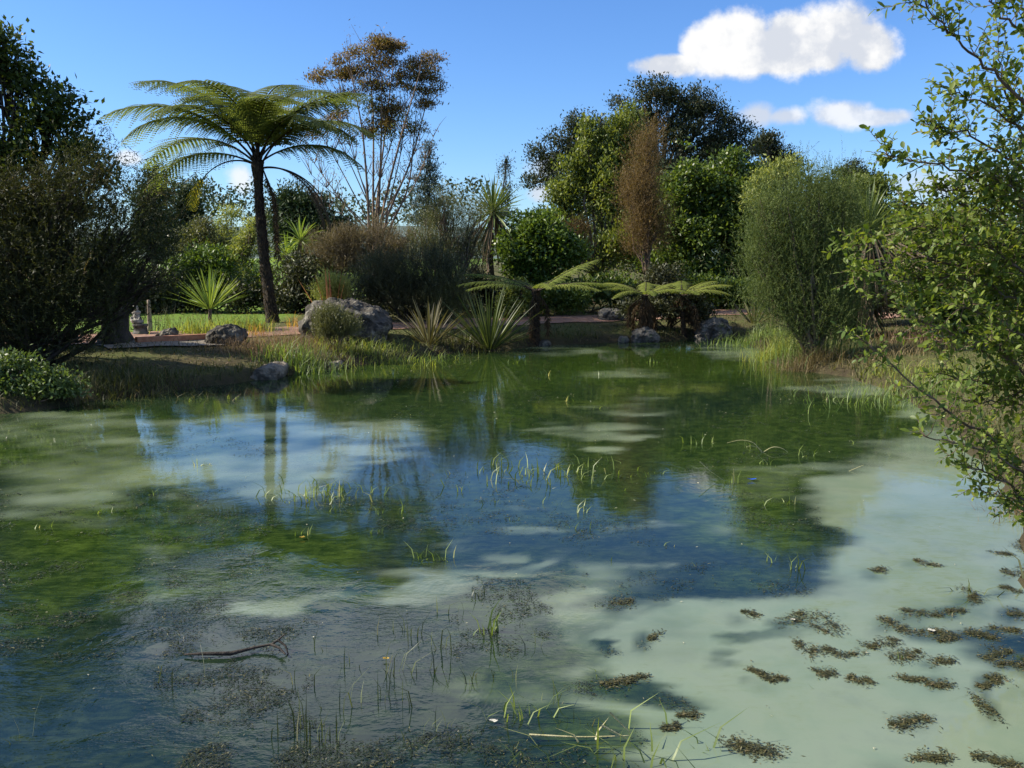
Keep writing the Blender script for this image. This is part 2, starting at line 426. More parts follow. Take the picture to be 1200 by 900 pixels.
CLUMPS = [(880, 719, 10, 4), (967, 735, 16, 8), (940, 724, 22, 6), (945, 760, 12, 8), (984, 765, 17, 5), (905, 795, 18, 8), (886, 787, 8, 3), (967, 789, 11, 5), (1007, 797, 13, 6), (1033, 755, 18, 8), (1062, 768, 20, 8),
                         (1050, 733, 18, 7), (1082, 719, 18, 5), (1093, 741, 14, 5), (1110, 748, 16, 4), (1150, 744, 26, 5), (1106, 775, 12, 7), (1069, 796, 13, 3), (1100, 803, 14, 5), (1166, 796, 12, 5), (1153, 804, 6, 4), (1168, 767, 18, 6), (1190, 778, 14, 6),
                         (1155, 830, 8, 12), (1064, 847, 22, 9), (880, 877, 36, 10), (1093, 888, 18, 8), (1170, 893, 20, 7), (806, 838, 10, 6), (786, 853, 9, 6), (1140, 699, 16, 6), (1176, 649, 12, 3), (1188, 671, 14, 6), (1182, 690, 10, 4), (1196, 640, 10, 6),
                         (1085, 660, 14, 3), (730, 706, 12, 6), (765, 747, 8, 6), (1030, 668, 12, 3), (1196, 720, 12, 5), (1180, 738, 14, 4), (720, 800, 16, 6), (745, 795, 12, 4), (1120, 716, 10, 3)]   # weed clumps: centre and half size in photo pixels
nr, na_ = 340, 320
rr = np.geomspace(1.0, 26, nr); aa = np.linspace(R(-88), R(62), na_)
RR, AA = np.meshgrid(rr, aa, indexing='ij')
WP = np.c_[(RR * np.sin(AA)).ravel(), (RR * np.cos(AA)).ravel(), np.zeros(RR.size)]
wd = shore_d(WP)
wi = (np.arange(nr - 1)[:, None] * na_ + np.arange(na_ - 1)[None, :])
WF = np.stack([wi, wi + 1, wi + na_ + 1, wi + na_], -1).reshape(-1, 4)
WF = WF[(wd[WF] < .5).any(1)]
X, Y_ = px_of(WP)
wx = (fbm(WP, .45, 3, 31) - .5) * 1.6 + (fbm(WP * np.array([.6, 1.4, 1]), 1.7, 6, 32) - .5) * 1.9; wy = (fbm(WP, .45, 3, 77) - .5) * 1.6 + (fbm(WP * np.array([.6, 1.4, 1]), 1.7, 6, 78) - .5) * 1.9
Xw = X + wx * 92 * np.clip((Y_ - 380) / 260, .25, 1.4); Yw = Y_ + wy * 52 * np.clip((Y_ - 400) / 260, .12, 1.3)
def field(lst, soft=1.0):
    o = np.zeros(len(X))
    for (a, b, rx, ry, v) in lst:
        d = np.hypot((Xw - a) / rx, (Yw - b) / ry)
        o = np.maximum(o, v * np.clip((1.25 - d) / .62 / soft, 0, 1)) if v > 0 else o * (1 + v * np.clip((1.25 - d) / .55, 0, 1))
    return np.clip(o, 0, 1)
milk = field([(90, 540, 190, 40, .42), (60, 592, 110, 22, .42), (275, 590, 60, 20, .52), (250, 530, 110, 46, .42), (60, 505, 130, 20, .35),
              (340, 545, 60, 60, .5), (430, 515, 70, 20, .6), (708, 510, 66, 10, .55), (725, 480, 70, 9, .3), (640, 500, 40, 7, .3),
              (545, 662, 120, 17, .58), (470, 682, 80, 18, .58), (600, 660, 60, 20, .4), (625, 612, 70, 12, .56), (758, 616, 66, 10, .56), (690, 640, 80, 9, .45), (560, 630, 50, 7, .35),
              (330, 695, 40, 12, .38), (215, 665, 50, 20, .25),
              (760, 700, 110, 30, .75), (740, 720, 85, 60, .7), (850, 735, 150, 48, .95), (990, 760, 190, 90, 1.0), (900, 850, 200, 80, .95),
              (1120, 820, 180, 120, .95), (1190, 700, 120, 90, .9), (1200, 640, 90, 70, .85), (1120, 740, 110, 60, .9), (1100, 640, 130, 70, .95), (1080, 580, 100, 55, 1.0), (1150, 560, 110, 60, .9), (1060, 690, 100, 60, .9), (780, 870, 60, 40, .55),
              (1010, 640, 40, 26, .5), (640, 800, 60, 30, .22),
              (890, 412, 60, 12, .5), (1010, 455, 80, 10, .5), (1090, 480, 40, 18, .6), (660, 412, 60, 5, .4), (740, 440, 60, 8, .35),
              (900, 600, 60, 40, .22), (1000, 560, 60, 16, .45), (920, 560, 60, 10, .3),
              (615, 738, 50, 42, -.95), (640, 770, 70, 26, -.6), (790, 795, 70, 26, -.9), (720, 858, 90, 34, -.85), (560, 740, 110, 50, -.8), (955, 728, 44, 10, -.6),
              (930, 640, 70, 26, -.9), (765, 748, 16, 10, -.6), (840, 672, 110, 16, -.8)])
green = field([(140, 640, 190, 48, .9), (60, 680, 130, 50, .6), (350, 640, 90, 42, .7), (250, 560, 150, 30, .45), (110, 530, 190, 60, .8), (380, 680, 60, 30, .6),
               (600, 440, 420, 26, .8), (760, 428, 160, 24, .95), (980, 500, 130, 40, .65), (870, 540, 110, 50, .6), (890, 600, 80, 60, .8), (690, 560, 150, 70, .42), (480, 590, 110, 40, .35), (640, 690, 120, 40, .4),
               (620, 720, 90, 50, .35), (700, 800, 120, 60, .45), (730, 860, 120, 50, .55), (980, 770, 200, 80, .22), (1130, 660, 80, 80, .9), (1060, 620, 60, 30, .4), (480, 490, 160, 22, .55), (560, 470, 250, 20, .5), (930, 580, 40, 30, .8), (1010, 705, 30, 16, .8)])
matv = field([(120, 800, 230, 120, 1), (230, 740, 190, 90, 1), (420, 840, 220, 80, .55), (470, 760, 120, 80, .6), (300, 660, 60, 30, .9), (30, 760, 120, 150, .9)])
for (hx_, hy_, hrx, hry) in CLUMPS:
    milk *= 1 - .5 * np.clip(1.25 - np.hypot((X - hx_ + wx * 26) / (hrx * 1.25 + 3), (Y_ - hy_ - 2 + wy * 14) / (hry * 1.5 + 3)), 0, 1)
mod = fbm(WP * np.array([.8, 1.3, 1]), 1.5, 6, 51)
milk = np.clip(milk + (mod - .5) * 2.0 * np.clip(milk * 3, 0, 1) * (1 - milk * .55), 0, 1)
milk = milk * milk * (3 - 2 * milk)
w_me = mesh_from('pond_water', WP, WF, None or M['rock'], smooth=True, attrs={'milk': milk, 'green': green, 'matted': matv})
w_me.materials.clear()
m, t = new_mat('pond_water')
pos = t.n('ShaderNodeNewGeometry').outputs['Position']
A_ = lambda k: t.n('ShaderNodeAttribute', attribute_name=k).outputs['Fac']
f1 = t.n('ShaderNodeTexNoise', {'Vector': pos, 'Scale': 7.0, 'Detail': 7.0, 'Roughness': .7, 'Distortion': .6}).outputs[0]
f2 = t.n('ShaderNodeTexNoise', {'Vector': pos, 'Scale': 2.2, 'Detail': 5.0, 'Roughness': .6, 'Distortion': .4}).outputs[0]
f3 = t.n('ShaderNodeTexNoise', {'Vector': t.n('ShaderNodeMapping', {'Vector': pos, 'Scale': (1, 2.2, 1), 'Rotation': (0, 0, .35)}).outputs[0], 'Scale': 11.0, 'Detail': 3.0, 'Roughness': .7}).outputs[0]
mk = t.m('ADD', A_('milk'), t.m('MULTIPLY', t.m('SUBTRACT', f2, .5), t.m('MULTIPLY', t.m('MULTIPLY', A_('milk'), t.m('SUBTRACT', 1.0, A_('milk'))), 1.6)), clamp=True)
f4 = t.n('ShaderNodeTexNoise', {'Vector': t.n('ShaderNodeMapping', {'Vector': pos, 'Scale': (1.0, 3.6, 1), 'Rotation': (0, 0, -.5)}).outputs[0], 'Scale': 5.0, 'Detail': 8.0, 'Roughness': .75, 'Distortion': 1.6}).outputs[0]
f1 = t.m('ADD', t.m('MULTIPLY', f1, .45), t.m('MULTIPLY', f4, .55))
dark = t.mix(t.ramp(f1, .42, .66), (.0050, .0135, .0095), (.022, .036, .016))
grn = t.mix(t.ramp(f1, .40, .66), (.010, .024, .004), (.050, .082, .012))
base = t.mix(A_('green'), dark, grn)
mcol = t.mix(t.ramp(f2, .3, .7), (.135, .180, .122), (.172, .208, .142))
alg = t.m('MULTIPLY', A_('green'), t.m('ADD', .35, t.m('MULTIPLY', t.ramp(f1, .46, .60), .6)))
mcol = t.mix(alg, mcol, (.125, .155, .050))
mcol = t.mix(t.m('MULTIPLY', t.ramp(f2, .52, .72), .5), mcol, (.105, .142, .105))
mcol = t.mix(t.m('MULTIPLY', t.ramp(f1, .56, .66), .30), mcol, (.09, .10, .05))
col = t.mix(mk, base, mcol)
rip = t.m('MULTIPLY', f3, t.ramp(f2, .38, .58))
hgt = t.m('ADD', t.m('MULTIPLY', rip, t.m('ADD', t.m('MULTIPLY', A_('matted'), .0065), .0004)), t.m('MULTIPLY', f2, .003))
bp = t.n('ShaderNodeBump', {'Strength': .5, 'Distance': 1.0, 'Height': hgt})
df = t.n('ShaderNodeBsdfDiffuse', {'Color': col})
gl = t.n('ShaderNodeBsdfGlossy', {'Color': (1, 1, 1, 1), 'Roughness': .03, 'Normal': bp.outputs[0]})
fr = t.n('ShaderNodeFresnel', {'IOR': 1.333, 'Normal': bp.outputs[0]})
mx = t.n('ShaderNodeMixShader', {0: fr.outputs[0], 1: df.outputs[0], 2: gl.outputs[0]})
t.n('ShaderNodeOutputMaterial', {'Surface': mx.outputs[0]})
w_me.materials.append(m)
tag(obj('pond_water', w_me), kind='structure')

# ------------------------------------------------------------------ path and edging
def ribbon(px_pts, width, lift, name, mat, n=60):
    P = [place(*p) for p in px_pts]; P = np.array([[p.x, p.y] for p in P])
    seg = np.r_[0, np.cumsum(np.hypot(*np.diff(P, axis=0).T))]; u = np.linspace(0, seg[-1], n)
    C = np.c_[np.interp(u, seg, P[:, 0]), np.interp(u, seg, P[:, 1])]
    for _ in range(6): C[1:-1] = (C[:-2] + C[1:-1] * 2 + C[2:]) / 4
    T = norm(np.gradient(C, axis=0)); N = np.c_[-T[:, 1], T[:, 0]]
    k = 7; off = np.linspace(-.5, .5, k) * width
    V = (C[:, None, :] + N[:, None, :] * off[None, :, None]).reshape(-1, 2)
    V = np.c_[V, np.zeros(len(V))]; V[:, 2] = terr(V) + lift
    i = (np.arange(n - 1)[:, None] * k + np.arange(k - 1)[None, :]); F = np.stack([i, i + 1, i + k + 1, i + k], -1).reshape(-1, 4)
    return mesh_from(name, V, F, mat, smooth=True), C
M['path'] = solid_mat('path', (.20, .105, .068), (.31, .185, .125), 9, bump=.6, detail=9, c=(.14, .10, .065), cscale=1.6, clo=.48, chi=.62)
M['gravel'] = solid_mat('gravel', (.13, .11, .085), (.32, .28, .22), 40, bump=.9, detail=3)
p_me, PATHC = ribbon([(-60, 404), (60, 400), (170, 394), (260, 391), (340, 388), (430, 383), (560, 379), (660, 374), (760, 370), (860, 366), (960, 366), (1060, 372)], 1.5, .02, 'path', M['path'], 90)
tag(obj('path', p_me), kind='structure')
g2, _ = ribbon([(120, 407), (180, 404), (255, 402)], .85, .03, 'gravel_strip', M['gravel'], 24)
tag(obj('gravel_path', g2), kind='structure')
ed = bmesh.new()
pts = [place(*p) for p in [(160, 403), (200, 401), (246, 398.5)]]
for a, b in zip(pts[:-1], pts[1:]):
    d = (b - a).normalized(); s_ = Vector((-d.y, d.x, 0)) * .05
    vs = [ed.verts.new(v) for v in (a - s_, a + s_, b + s_, b - s_)] + [ed.verts.new(v + Vector((0, 0, .12))) for v in (a - s_, a + s_, b + s_, b - s_)]
    for q in ((0, 1, 5, 4), (1, 2, 6, 5), (2, 3, 7, 6), (3, 0, 4, 7), (4, 5, 6, 7), (3, 2, 1, 0)): ed.faces.new([vs[i] for i in q])
me = bpy.data.meshes.new('timber_edging'); ed.to_mesh(me); me.materials.append(M['timber'])
tag(obj('timber_edging', me), 'reddish timber board edging the gravel path beside the lawn', 'edging')

# ------------------------------------------------------------------ hills and far woodland
hx = np.linspace(-900, 900, 120); hv = []
hp = np.c_[hx, np.zeros(120), np.zeros(120)]
hh = 14 + 30 * fbm(hp, .004, 3, 3)
V = np.concatenate([np.c_[hx, np.full(120, 700), np.full(120, -2)], np.c_[hx, np.full(120, 900), hh], np.c_[hx, np.full(120, 1150), np.full(120, -2)]])
i = np.arange(119); F = np.concatenate([np.stack([i, i + 1, i + 121, i + 120], -1), np.stack([i + 120, i + 121, i + 241, i + 240], -1)])
tag(obj('hill', mesh_from('hill', V, F, M['hill'], smooth=True)), kind='structure')

# ------------------------------------------------------------------ plant builders
def sample_lobes(lobes, n, shell=.42, gap=.0, gscale=1.0, seed=1, depth=1.0, Y=20, sub=9, sf=.46, vert=1.0):
    """n points inside world ellipsoids; lobes are (px,py,rx,ry[,dy]) at distance Y"""
    C, Rr, Wt = [], [], []
    for lb in lobes:
        px, py, rx, ry = lb[:4]; yy = Y + (lb[4] if len(lb) > 4 else 0)
        C.append(list(at(px, py, yy))); a, b = w_of(rx, yy), w_of(ry, yy)
        Rr.append([a, min(a, max(b, a * .6)) * depth, b]); Wt.append(a * b)
    C = np.array(C); Rr = np.array(Rr); C0, R0 = C, Rr; Wt = np.array(Wt) / sum(Wt)
    if sub:
        k = np.repeat(np.arange(len(C)), sub); d = rand_dirs(len(k)) * np.array([1, 1, 1]); u = RNG.uniform(.45, .78, len(k))[:, None]
        q = RNG.uniform(.7, 1.25, len(k))[:, None]
        C = C[k] + d * u * Rr[k]; Rr = np.minimum(Rr[k], Rr[k].mean(1, keepdims=True) * 1.3) * sf * q * np.array([1, 1, vert]); Wt = Wt[k] * q[:, 0] ** 2; Wt = Wt / Wt.sum()
    out, dirs = np.zeros((0, 3)), np.zeros((0, 3))
    while len(out) < n:
        k = RNG.choice(len(C), n, p=Wt); d = rand_dirs(n); r = RNG.random(n) ** shell
        P = C[k] + d * r[:, None] * Rr[k]
        keep = np.ones(n, bool)
        if gap > 0: keep = fbm(P, gscale, 2, seed) > gap
        out = np.concatenate([out, P[keep]]); dirs = np.concatenate([dirs, d[keep]])
    return out[:n], dirs[:n], C0, C

def clump_leaves(P, D, per, rad, length, width, up=.3, out=.6, droop=0., flat=.6):
    n = len(P) * per
    pp = np.repeat(P, per, 0) + RNG.normal(size=(n, 3)) * np.array([rad, rad, rad * flat])
    dd = np.repeat(D, per, 0)
    ax_ = norm(rand_dirs(n) * .8 + dd * out + np.array([0, 0, up - droop]))
    nn = norm(rand_dirs(n) * .7 + np.array([0, 0, .8]) + dd * .3)
    Ls = length * RNG.uniform(.6, 1.25, n); Ws = width * RNG.uniform(.7, 1.2, n)
    V, F = leaf_quads(pp, ax_, nn, Ls, Ws)
    return V, F, np.repeat(RNG.random(n), 4)

def needle_sprays(P, D, per, spray, length, width, up=.8, out=.5, leafs=14, spread=.3):
    """feathery shoots: each shoot a line of short narrow leaves"""
    n = len(P) * per
    o = np.repeat(P, per, 0) + RNG.normal(size=(n, 3)) * spray * .5
    ax_ = norm(np.repeat(D, per, 0) * out + np.array([0, 0, up]) + RNG.normal(size=(n, 3)) * spread)
    Ls = spray * RNG.uniform(.6, 1.3, n)
    tt = np.tile(np.linspace(.05, 1, leafs), n)
    oo = np.repeat(o, leafs, 0) + np.repeat(ax_ * Ls[:, None], leafs, 0) * tt[:, None]
    la = norm(np.repeat(ax_, leafs, 0) * .8 + rand_dirs(n * leafs) * .75)
    N_ = n * leafs; sd = norm(np.cross(la, rand_dirs(N_))) * width * .42; tip_ = oo + la * (length * RNG.uniform(.6, 1.2, N_))[:, None]
    V = np.stack([oo - sd, oo + sd, tip_], 1).reshape(-1, 3); F = np.arange(3 * N_).reshape(N_, 3)
    return V, F, np.repeat(np.repeat(np.clip(RNG.normal(.5, .22, n), 0, 1), leafs), 3)

def woody(T, base, tops, r0, r1=.012, trunk_to=None, n=7, sides=6, bend=.15, twigs=None):
    b = np.array(list(base), float)
    fork = np.array(list(trunk_to), float) if trunk_to is not None else b
    if trunk_to is not None:
        P = curve(b - np.array([0, 0, .08]), fork, .05, 8, jit=.012); T.add(P, taper(r0, r0 * .62, 8), 8)
    for tp in tops:
        s0 = r0 * (.55 if trunk_to is not None else .5)
        st = fork + RNG.normal(size=3) * np.array([.6, .6, .1]) * r0
        if trunk_to is None: st = st - np.array([0, 0, .06])
        T.add(curve(st, tp, bend, n, sag=-.04, jit=.018), taper(s0, r1, n), sides)
    if twigs is not None and len(tops):
        tops_a = np.array([list(x) for x in tops])
        for q in twigs:
            k = np.argmin(np.linalg.norm(tops_a - q, axis=1)); a = fork * .35 + tops_a[k] * .65
            T.add(curve(a, q, .2, 4), taper(r1 * 1.4, r1 * .35, 4), 3)

def bush(name, label, cat, px, Y, lobes, mat, wood='bark_brown', ncl=260, per=30, rad=.16, leaf=(.10, .05), style='broad', trunk_r=.06,
         gap=.38, gscale=1.3, shell=.45, fork_py=None, group=None, depth=1.0, ntw=70, base=None, seed=1, nstem=None, up=.3, droop=0., out=.6, spray=.35, leafs=12, spread=.3, r1=.010, sub=9, sf=.46, vert=1.0):
    b = base if base is not None else base_at(px, Y)
    root = thing(name, label, cat, b, group)
    ncl = int(ncl * 1.3); gap = max(0, gap - .07) if gap else 0
    P, D, C, Rr = sample_lobes(lobes, ncl, shell, gap, gscale, seed, depth, Y, sub, sf, vert)
    P[:, 2] = np.maximum(P[:, 2], b.z + .06)
    if style == 'broad': V, F, rn = clump_leaves(P, D, per, rad, leaf[0], leaf[1], up, out, droop)
    else: V, F, rn = needle_sprays(P, D, per, spray, leaf[0], leaf[1], up, out, leafs, spread)
    V[:, 2] = np.maximum(V[:, 2], b.z - .02 + .05 * np.random.default_rng(3).random(len(V)))
    bl = np.array(list(b))
    T = Tubes()
    fork = None
    if fork_py is not None:
        fork = at(px, fork_py, Y)
    tops = list(C)
    if nstem: tops = list(P[RNG.choice(len(P), nstem, replace=False)])
    woody(T, b, tops, trunk_r, r1, fork, twigs=np.concatenate([Rr if sub else P[:1], P[RNG.choice(len(P), min(ntw, len(P)), replace=False)]]))
    tm = T.mesh('trunk', M[wood]); tm.transform(Matrix.Translation(-b))
    obj('trunk', tm, root)
    fm = mesh_from('foliage', V - bl, F, M[mat] if isinstance(mat, str) else mat, rn)
    obj('crown', fm, root)
    return root

# ------------------------------------------------------------------ ferns
def frond(root, origin, az, L, rise, droop, mat, rmat, npair=34, pw=.62, roll=0, pinnule=.055, curl=0.0, stipe=.12, arc=.8, pdroop=(.14, .30)):
    """one arching frond: rachis sub-part, pinnae joined as the frond itself"""
    n = 26; u = np.linspace(0, 1, n)
    ang = rise - (rise + droop) * u ** arc
    st = L / (n - 1); h = np.r_[0, np.cumsum(np.cos(ang[:-1]) * st)]; z = np.r_[0, np.cumsum(np.sin(ang[:-1]) * st)]
    side_bend = curl * u ** 2 * L * .3
    ca, sa = math.cos(az), math.sin(az)
    P = np.c_[h * sa + side_bend * ca, h * ca - side_bend * sa, z]
    T = norm(np.gradient(P, axis=0)); S = norm(np.cross(T, np.array([0, 0, 1.0]))); U = np.cross(S, T)
    Tb = Tubes(); Tb.add(P, taper(.026, .004, n) * (L / 2.8) ** .5, 5)
    uu = np.linspace(stipe, .985, npair); Vs, Fs, rs, k = [], [], [], 0
    Vp, Ap, Np, Lp = [], [], [], []
    for u_ in uu:
        q = np.array([np.interp(u_, u, P[:, i]) for i in range(3)]); tt = norm(np.array([np.interp(u_, u, T[:, i]) for i in range(3)]))
        ss = norm(np.array([np.interp(u_, u, S[:, i]) for i in range(3)])); up_ = np.cross(ss, tt)
        pl = L * pw * .5 * (math.sin(math.pi * min(1, .16 + .84 * (u_ - stipe) / (1 - stipe)) ** .85) ** .8 * .92 + .06)
        for sgn in (-1, 1):
            ax_ = norm(ss * sgn * .9 + tt * (.32 + .25 * u_) + up_ * .05)
            m_ = max(5, int(pl / (pinnule * .60))); v = np.linspace(.06, 1, m_)
            dr = np.array([0, 0, -1.0])
            pts = q + ax_ * (v * pl)[:, None] + dr * (v ** 2 * pl * RNG.uniform(*pdroop))[:, None]
            pa = norm(np.gradient(pts, axis=0)); nn = norm(np.cross(pa, tt) * sgn); nn[nn[:, 2] < 0] *= -1
            side = norm(np.cross(pa, nn))
            ln = pinnule * (1.15 - .75 * v) * min(1, pl / (L * pw * .22) + .25)
            for s2 in (-1, 1):
                Vp.append(pts); Ap.append(side * s2 * .9 + pa * .45 - np.array([0, 0, .12])); Np.append(nn); Lp.append(ln)
    Vp = np.concatenate(Vp); Ap = np.concatenate(Ap); Np = np.concatenate(Np); Lp = np.concatenate(Lp)
    V, F = leaf_quads(Vp, Ap, Np, Lp * RNG.uniform(.85, 1.15, len(Lp)), Lp * .88, .5)
    o = obj('frond', Tb.mesh('frond', rmat), root, loc=origin)
    obj('leaflets', mesh_from('leaflets', V, F, mat, np.repeat(np.clip(RNG.normal(RNG.uniform(.3, .75), .15, len(Lp)), 0, 1), 4)), o, kind='stuff')
    return o

def dead_frond(root, origin, az, L, mat):
    n = 12; u = np.linspace(0, 1, n); out_ = (.12 + RNG.random() * .30) * min(1, L + .2)
    P = np.c_[math.sin(az) * out_ * np.minimum(u * 3, 1 + .2 * u), math.cos(az) * out_ * np.minimum(u * 3, 1 + .2 * u), .05 - u * L]
    k = 260; uu = RNG.random(k) * .85 + .12
    Q = np.c_[[np.interp(uu, u, P[:, i]) for i in range(3)]].T
    A = norm(rand_dirs(k) * .7 + np.array([0, 0, -1.0]))
    V, F = leaf_quads(Q, A, rand_dirs(k), RNG.uniform(.08, .22, k), .02)
    Tb = Tubes(); Tb.add(P, taper(.016, .006, n), 4); o = obj('dead_frond', Tb.mesh('dead_frond', M['fern_trunk']), root, loc=origin)
    obj('leaflets', mesh_from('leaflets', V, F, mat, np.repeat(RNG.random(k), 4)), o, kind='stuff')

def fern_trunk(root, H, r0, r1, lean, name='trunk'):
    n, sides = 40, 18; an = np.linspace(0, 2 * np.pi, sides, endpoint=False); V = []
    for i, u in enumerate(np.linspace(0, 1, n)):
        r = (r0 + (r1 - r0) * u) * (1 + .35 * math.exp(-u * 14)) * (1 + .45 * max(0, (u - .86) / .14) ** 1.5)
        cx, cy = lean[0] * math.sin(u * 1.7), lean[1] * u
        for j, a in enumerate(an):
            rr_ = r * (1 + RNG.normal() * .09 + .06 * math.sin(a * 5 + u * 9))
            V.append((cx + rr_ * math.cos(a), cy + rr_ * math.sin(a), -.12 + u * (H + .12)))
    i = np.arange(n - 1)[:, None] * sides; j = np.arange(sides)[None, :]; j2 = (j + 1) % sides
    F = np.stack([i + j, i + j2, i + sides + j2, i + sides + j], -1).reshape(-1, 4)
    o = obj(name, mesh_from(name, V, F, M['fern_trunk']), root)
    # fibrous stubs up the trunk
    k = 900; u = RNG.random(k); a = RNG.random(k) * 2 * np.pi; r = (r0 + (r1 - r0) * u) * .96
    Q = np.c_[lean[0] * np.sin(u * 1.7) + r * np.cos(a), lean[1] * u + r * np.sin(a), u * H]
    A = np.c_[np.cos(a), np.sin(a), np.full(k, -1.2)] + RNG.normal(size=(k, 3)) * .3
    Vq, Fq = leaf_quads(Q, A, rand_dirs(k), RNG.uniform(.05, .16, k) * r0 / .19, .03 * r0 / .19)
    obj('root_fibre', mesh_from('root_fibre', Vq, Fq, M['fern_dead'], np.repeat(RNG.random(k), 4)), o, kind='stuff')
    return Vector((lean[0] * math.sin(1.7), lean[1], H))

# big tree fern
FB = place(320, 378); YF = FB.y
fern = thing('tree_fern', 'tall tree fern with dark fibrous trunk and umbrella crown of arching fronds', 'tree fern', FB)
FH = at(303, 190, YF).z - FB.z
top = fern_trunk(fern, FH, .135, .10, ((at(302, 196, YF).x - FB.x) / math.sin(1.7), 0))
FL = w_of(170, YF)
specs = []   # azimuth (0 = away from viewer, clockwise), length factor, rise, droop
specs += [(-84, 1.04, 68, 6), (-64, 1.0, 74, 14), (-98, 1.04, 54, 26), (-112, .98, 56, 46), (-78, .92, 40, 42), (-126, .9, 66, 36), (-92, .84, 26, 56),
          (84, .98, 64, 6), (62, .96, 74, 12), (99, .96, 50, 28), (112, .9, 56, 44), (78, .86, 38, 42), (126, .8, 64, 36),
          (8, 1.1, 92, 20), (38, 1.05, 86, 20), (-36, 1.08, 86, 20), (172, .72, 96, 20), (-150, .84, 86, 26), (148, .8, 84, 26)]
for (az, l, ri, dr) in specs:
    l *= RNG.uniform(.95, 1.05)
    frond(fern, top + Vector((RNG.normal() * .04, RNG.normal() * .04, -.06)), R(az + RNG.normal() * 3), FL * l * (1.05 if az < 0 else .96), R(ri), R(dr + 8), M['fern'], M['fern_trunk'], npair=25, pw=.60, pinnule=.088, curl=RNG.normal() * .25, arc=1.15, stipe=.2, pdroop=(.2, .5))
# a yellowing frond hanging on the lawn side, and the brown skirt by the trunk
frond(fern, top + Vector((-.02, .05, -.1)), R(-84), FL * .66, R(34), R(86), M['fern_yellow'], M['fern_trunk'], npair=9, pw=.36, stipe=.68, pinnule=.06)
for az in (70, 110, 125):
    dead_frond(fern, top + Vector((.10, 0, -.15)), R(az), RNG.uniform(1.2, 2.6), M['fern_dead'])
for az, l in ((95, 2.6), (80, 2.2), (105, 2.5)):
    frond(fern, top + Vector((.05, 0, -.15)), R(az), w_of(150, YF) * RNG.uniform(.7, .9), R(12), R(88), M['fern_dead'], M['fern_trunk'], npair=22, pw=.22, stipe=.35)

def low_fern(label, px, py, pxtop, pytop, Lpx, fr, trunk_r, mat=None, name='tree_fern', skirt=3):
    b = place(px, py); Yb = b.y
    r = thing(name, label, 'tree fern', b)
    tp = at(pxtop, pytop, Yb)
    top_ = fern_trunk(r, tp.z - b.z, trunk_r, trunk_r * .9, ((tp.x - b.x) / math.sin(1.7), 0))
    for (az, l, ri, dr) in fr:
        frond(r, top_ + Vector((0, 0, -.04)), R(az + RNG.normal() * 4), w_of(Lpx, Yb) * l, R(ri), R(dr), mat or M['fern_low'], M['fern_trunk'], npair=17, pw=.44, pinnule=.052, curl=RNG.normal() * .25, arc=.9, pdroop=(.22, .42), stipe=.18)
    for k_ in range(skirt): dead_frond(r, top_ + Vector((0, 0, -.05)), RNG.random() * 6.28, (tp.z - b.z) * RNG.uniform(.6, 1.0), M['fern_dead'])
    return r
low_fern('young tree fern with short black trunk and flat spreading fronds beside a dark flax', 628, 402, 628, 340, 100,
         [(92, .98, 22, 14), (72, .95, 34, -14), (112, .8, 26, 22), (-92, .95, 26, 16), (-72, .92, 32, 6), (-112, .85, 26, 22), (30, .7, 30, 10), (-30, .7, 30, 10), (160, .6, 36, 24)], .085, skirt=2)
low_fern('low tree fern with lit yellow-green fronds over a skirt of brown stalks', 752, 392, 756, 346, 68,
         [(-90, .8, 36, 16), (-62, .85, 40, 8), (-120, .75, 36, 36), (15, .8, 44, 10), (66, .85, 40, 8), (110, .8, 36, 24), (165, .6, 44, 34)], .06, skirt=9)
low_fern('low spreading tree fern with pale frond tips between rocks and gravel path', 802, 392, 800, 346, 72,
         [(90, .85, 36, 10), (66, .85, 40, 6), (114, .8, 34, 28), (-66, .7, 42, 8), (5, .8, 44, 8), (-120, .6, 42, 28), (170, .55, 44, 30)], .06, skirt=9)

# ------------------------------------------------------------------ strap-leaved plants
def blade_mesh(name, L, Wd, bend, mat, fold=.25, n=7, rnd=.5, tipdroop=0):
    u = np.linspace(0, 1, n); ang = bend * u ** 1.5
    st = L / (n - 1); h = np.r_[0, np.cumsum(np.sin(ang[:-1]) * st)]; z = np.r_[0, np.cumsum(np.cos(ang[:-1]) * st)]
    w = Wd * .5 * np.minimum(1, .55 + u * 1.2) * np.clip((1 - u) * 2.6, .03, 1) ** .8
    V = np.concatenate([np.c_[w, h + w * fold * 0, z], np.c_[w * 0, h + w * fold * 2, z], np.c_[-w, h, z]])
    i = np.arange(n - 1); F = np.concatenate([np.stack([i, i + n, i + n + 1, i + 1], -1), np.stack([i + n, i + 2 * n, i + 2 * n + 1, i + n + 1], -1)])
    return mesh_from(name, V, F, mat, np.full(len(V), rnd))

def rosette(root, origin, nleaf, L, Wd, mat, el_range, bend_range, r0=.06, name='leaf', jit=.15, variants=6):
    ms = [blade_mesh('leaf', 1, Wd / L, R(RNG.uniform(*bend_range)), mat, rnd=(k + .5) / variants if k < variants - 1 else RNG.uniform(.5, 1)) for k in range(variants)]
    for i in range(nleaf):
        az = i * 2.39996 + RNG.normal() * .3; fr = (i + .5) / nleaf
        el = R(el_range[0] + (el_range[1] - el_range[0]) * fr ** .8 + RNG.normal() * 5)      # tilt from vertical
        o = bpy.data.objects.new(name, ms[int(RNG.integers(variants))]); link(o, root)
        s = L * RNG.uniform(1 - jit * 1.5, 1 + jit)
        m_ = Matrix.Rotation(-az, 4, 'Z') @ Matrix.Rotation(-el, 4, 'X') @ Matrix.Rotation(RNG.normal() * .35, 4, 'Z')
        o.matrix_local = Matrix.Translation(Vector(origin) + Vector((math.sin(az) * r0 * fr, math.cos(az) * r0 * fr, 0))) @ m_ @ Matrix.Scale(s, 4)

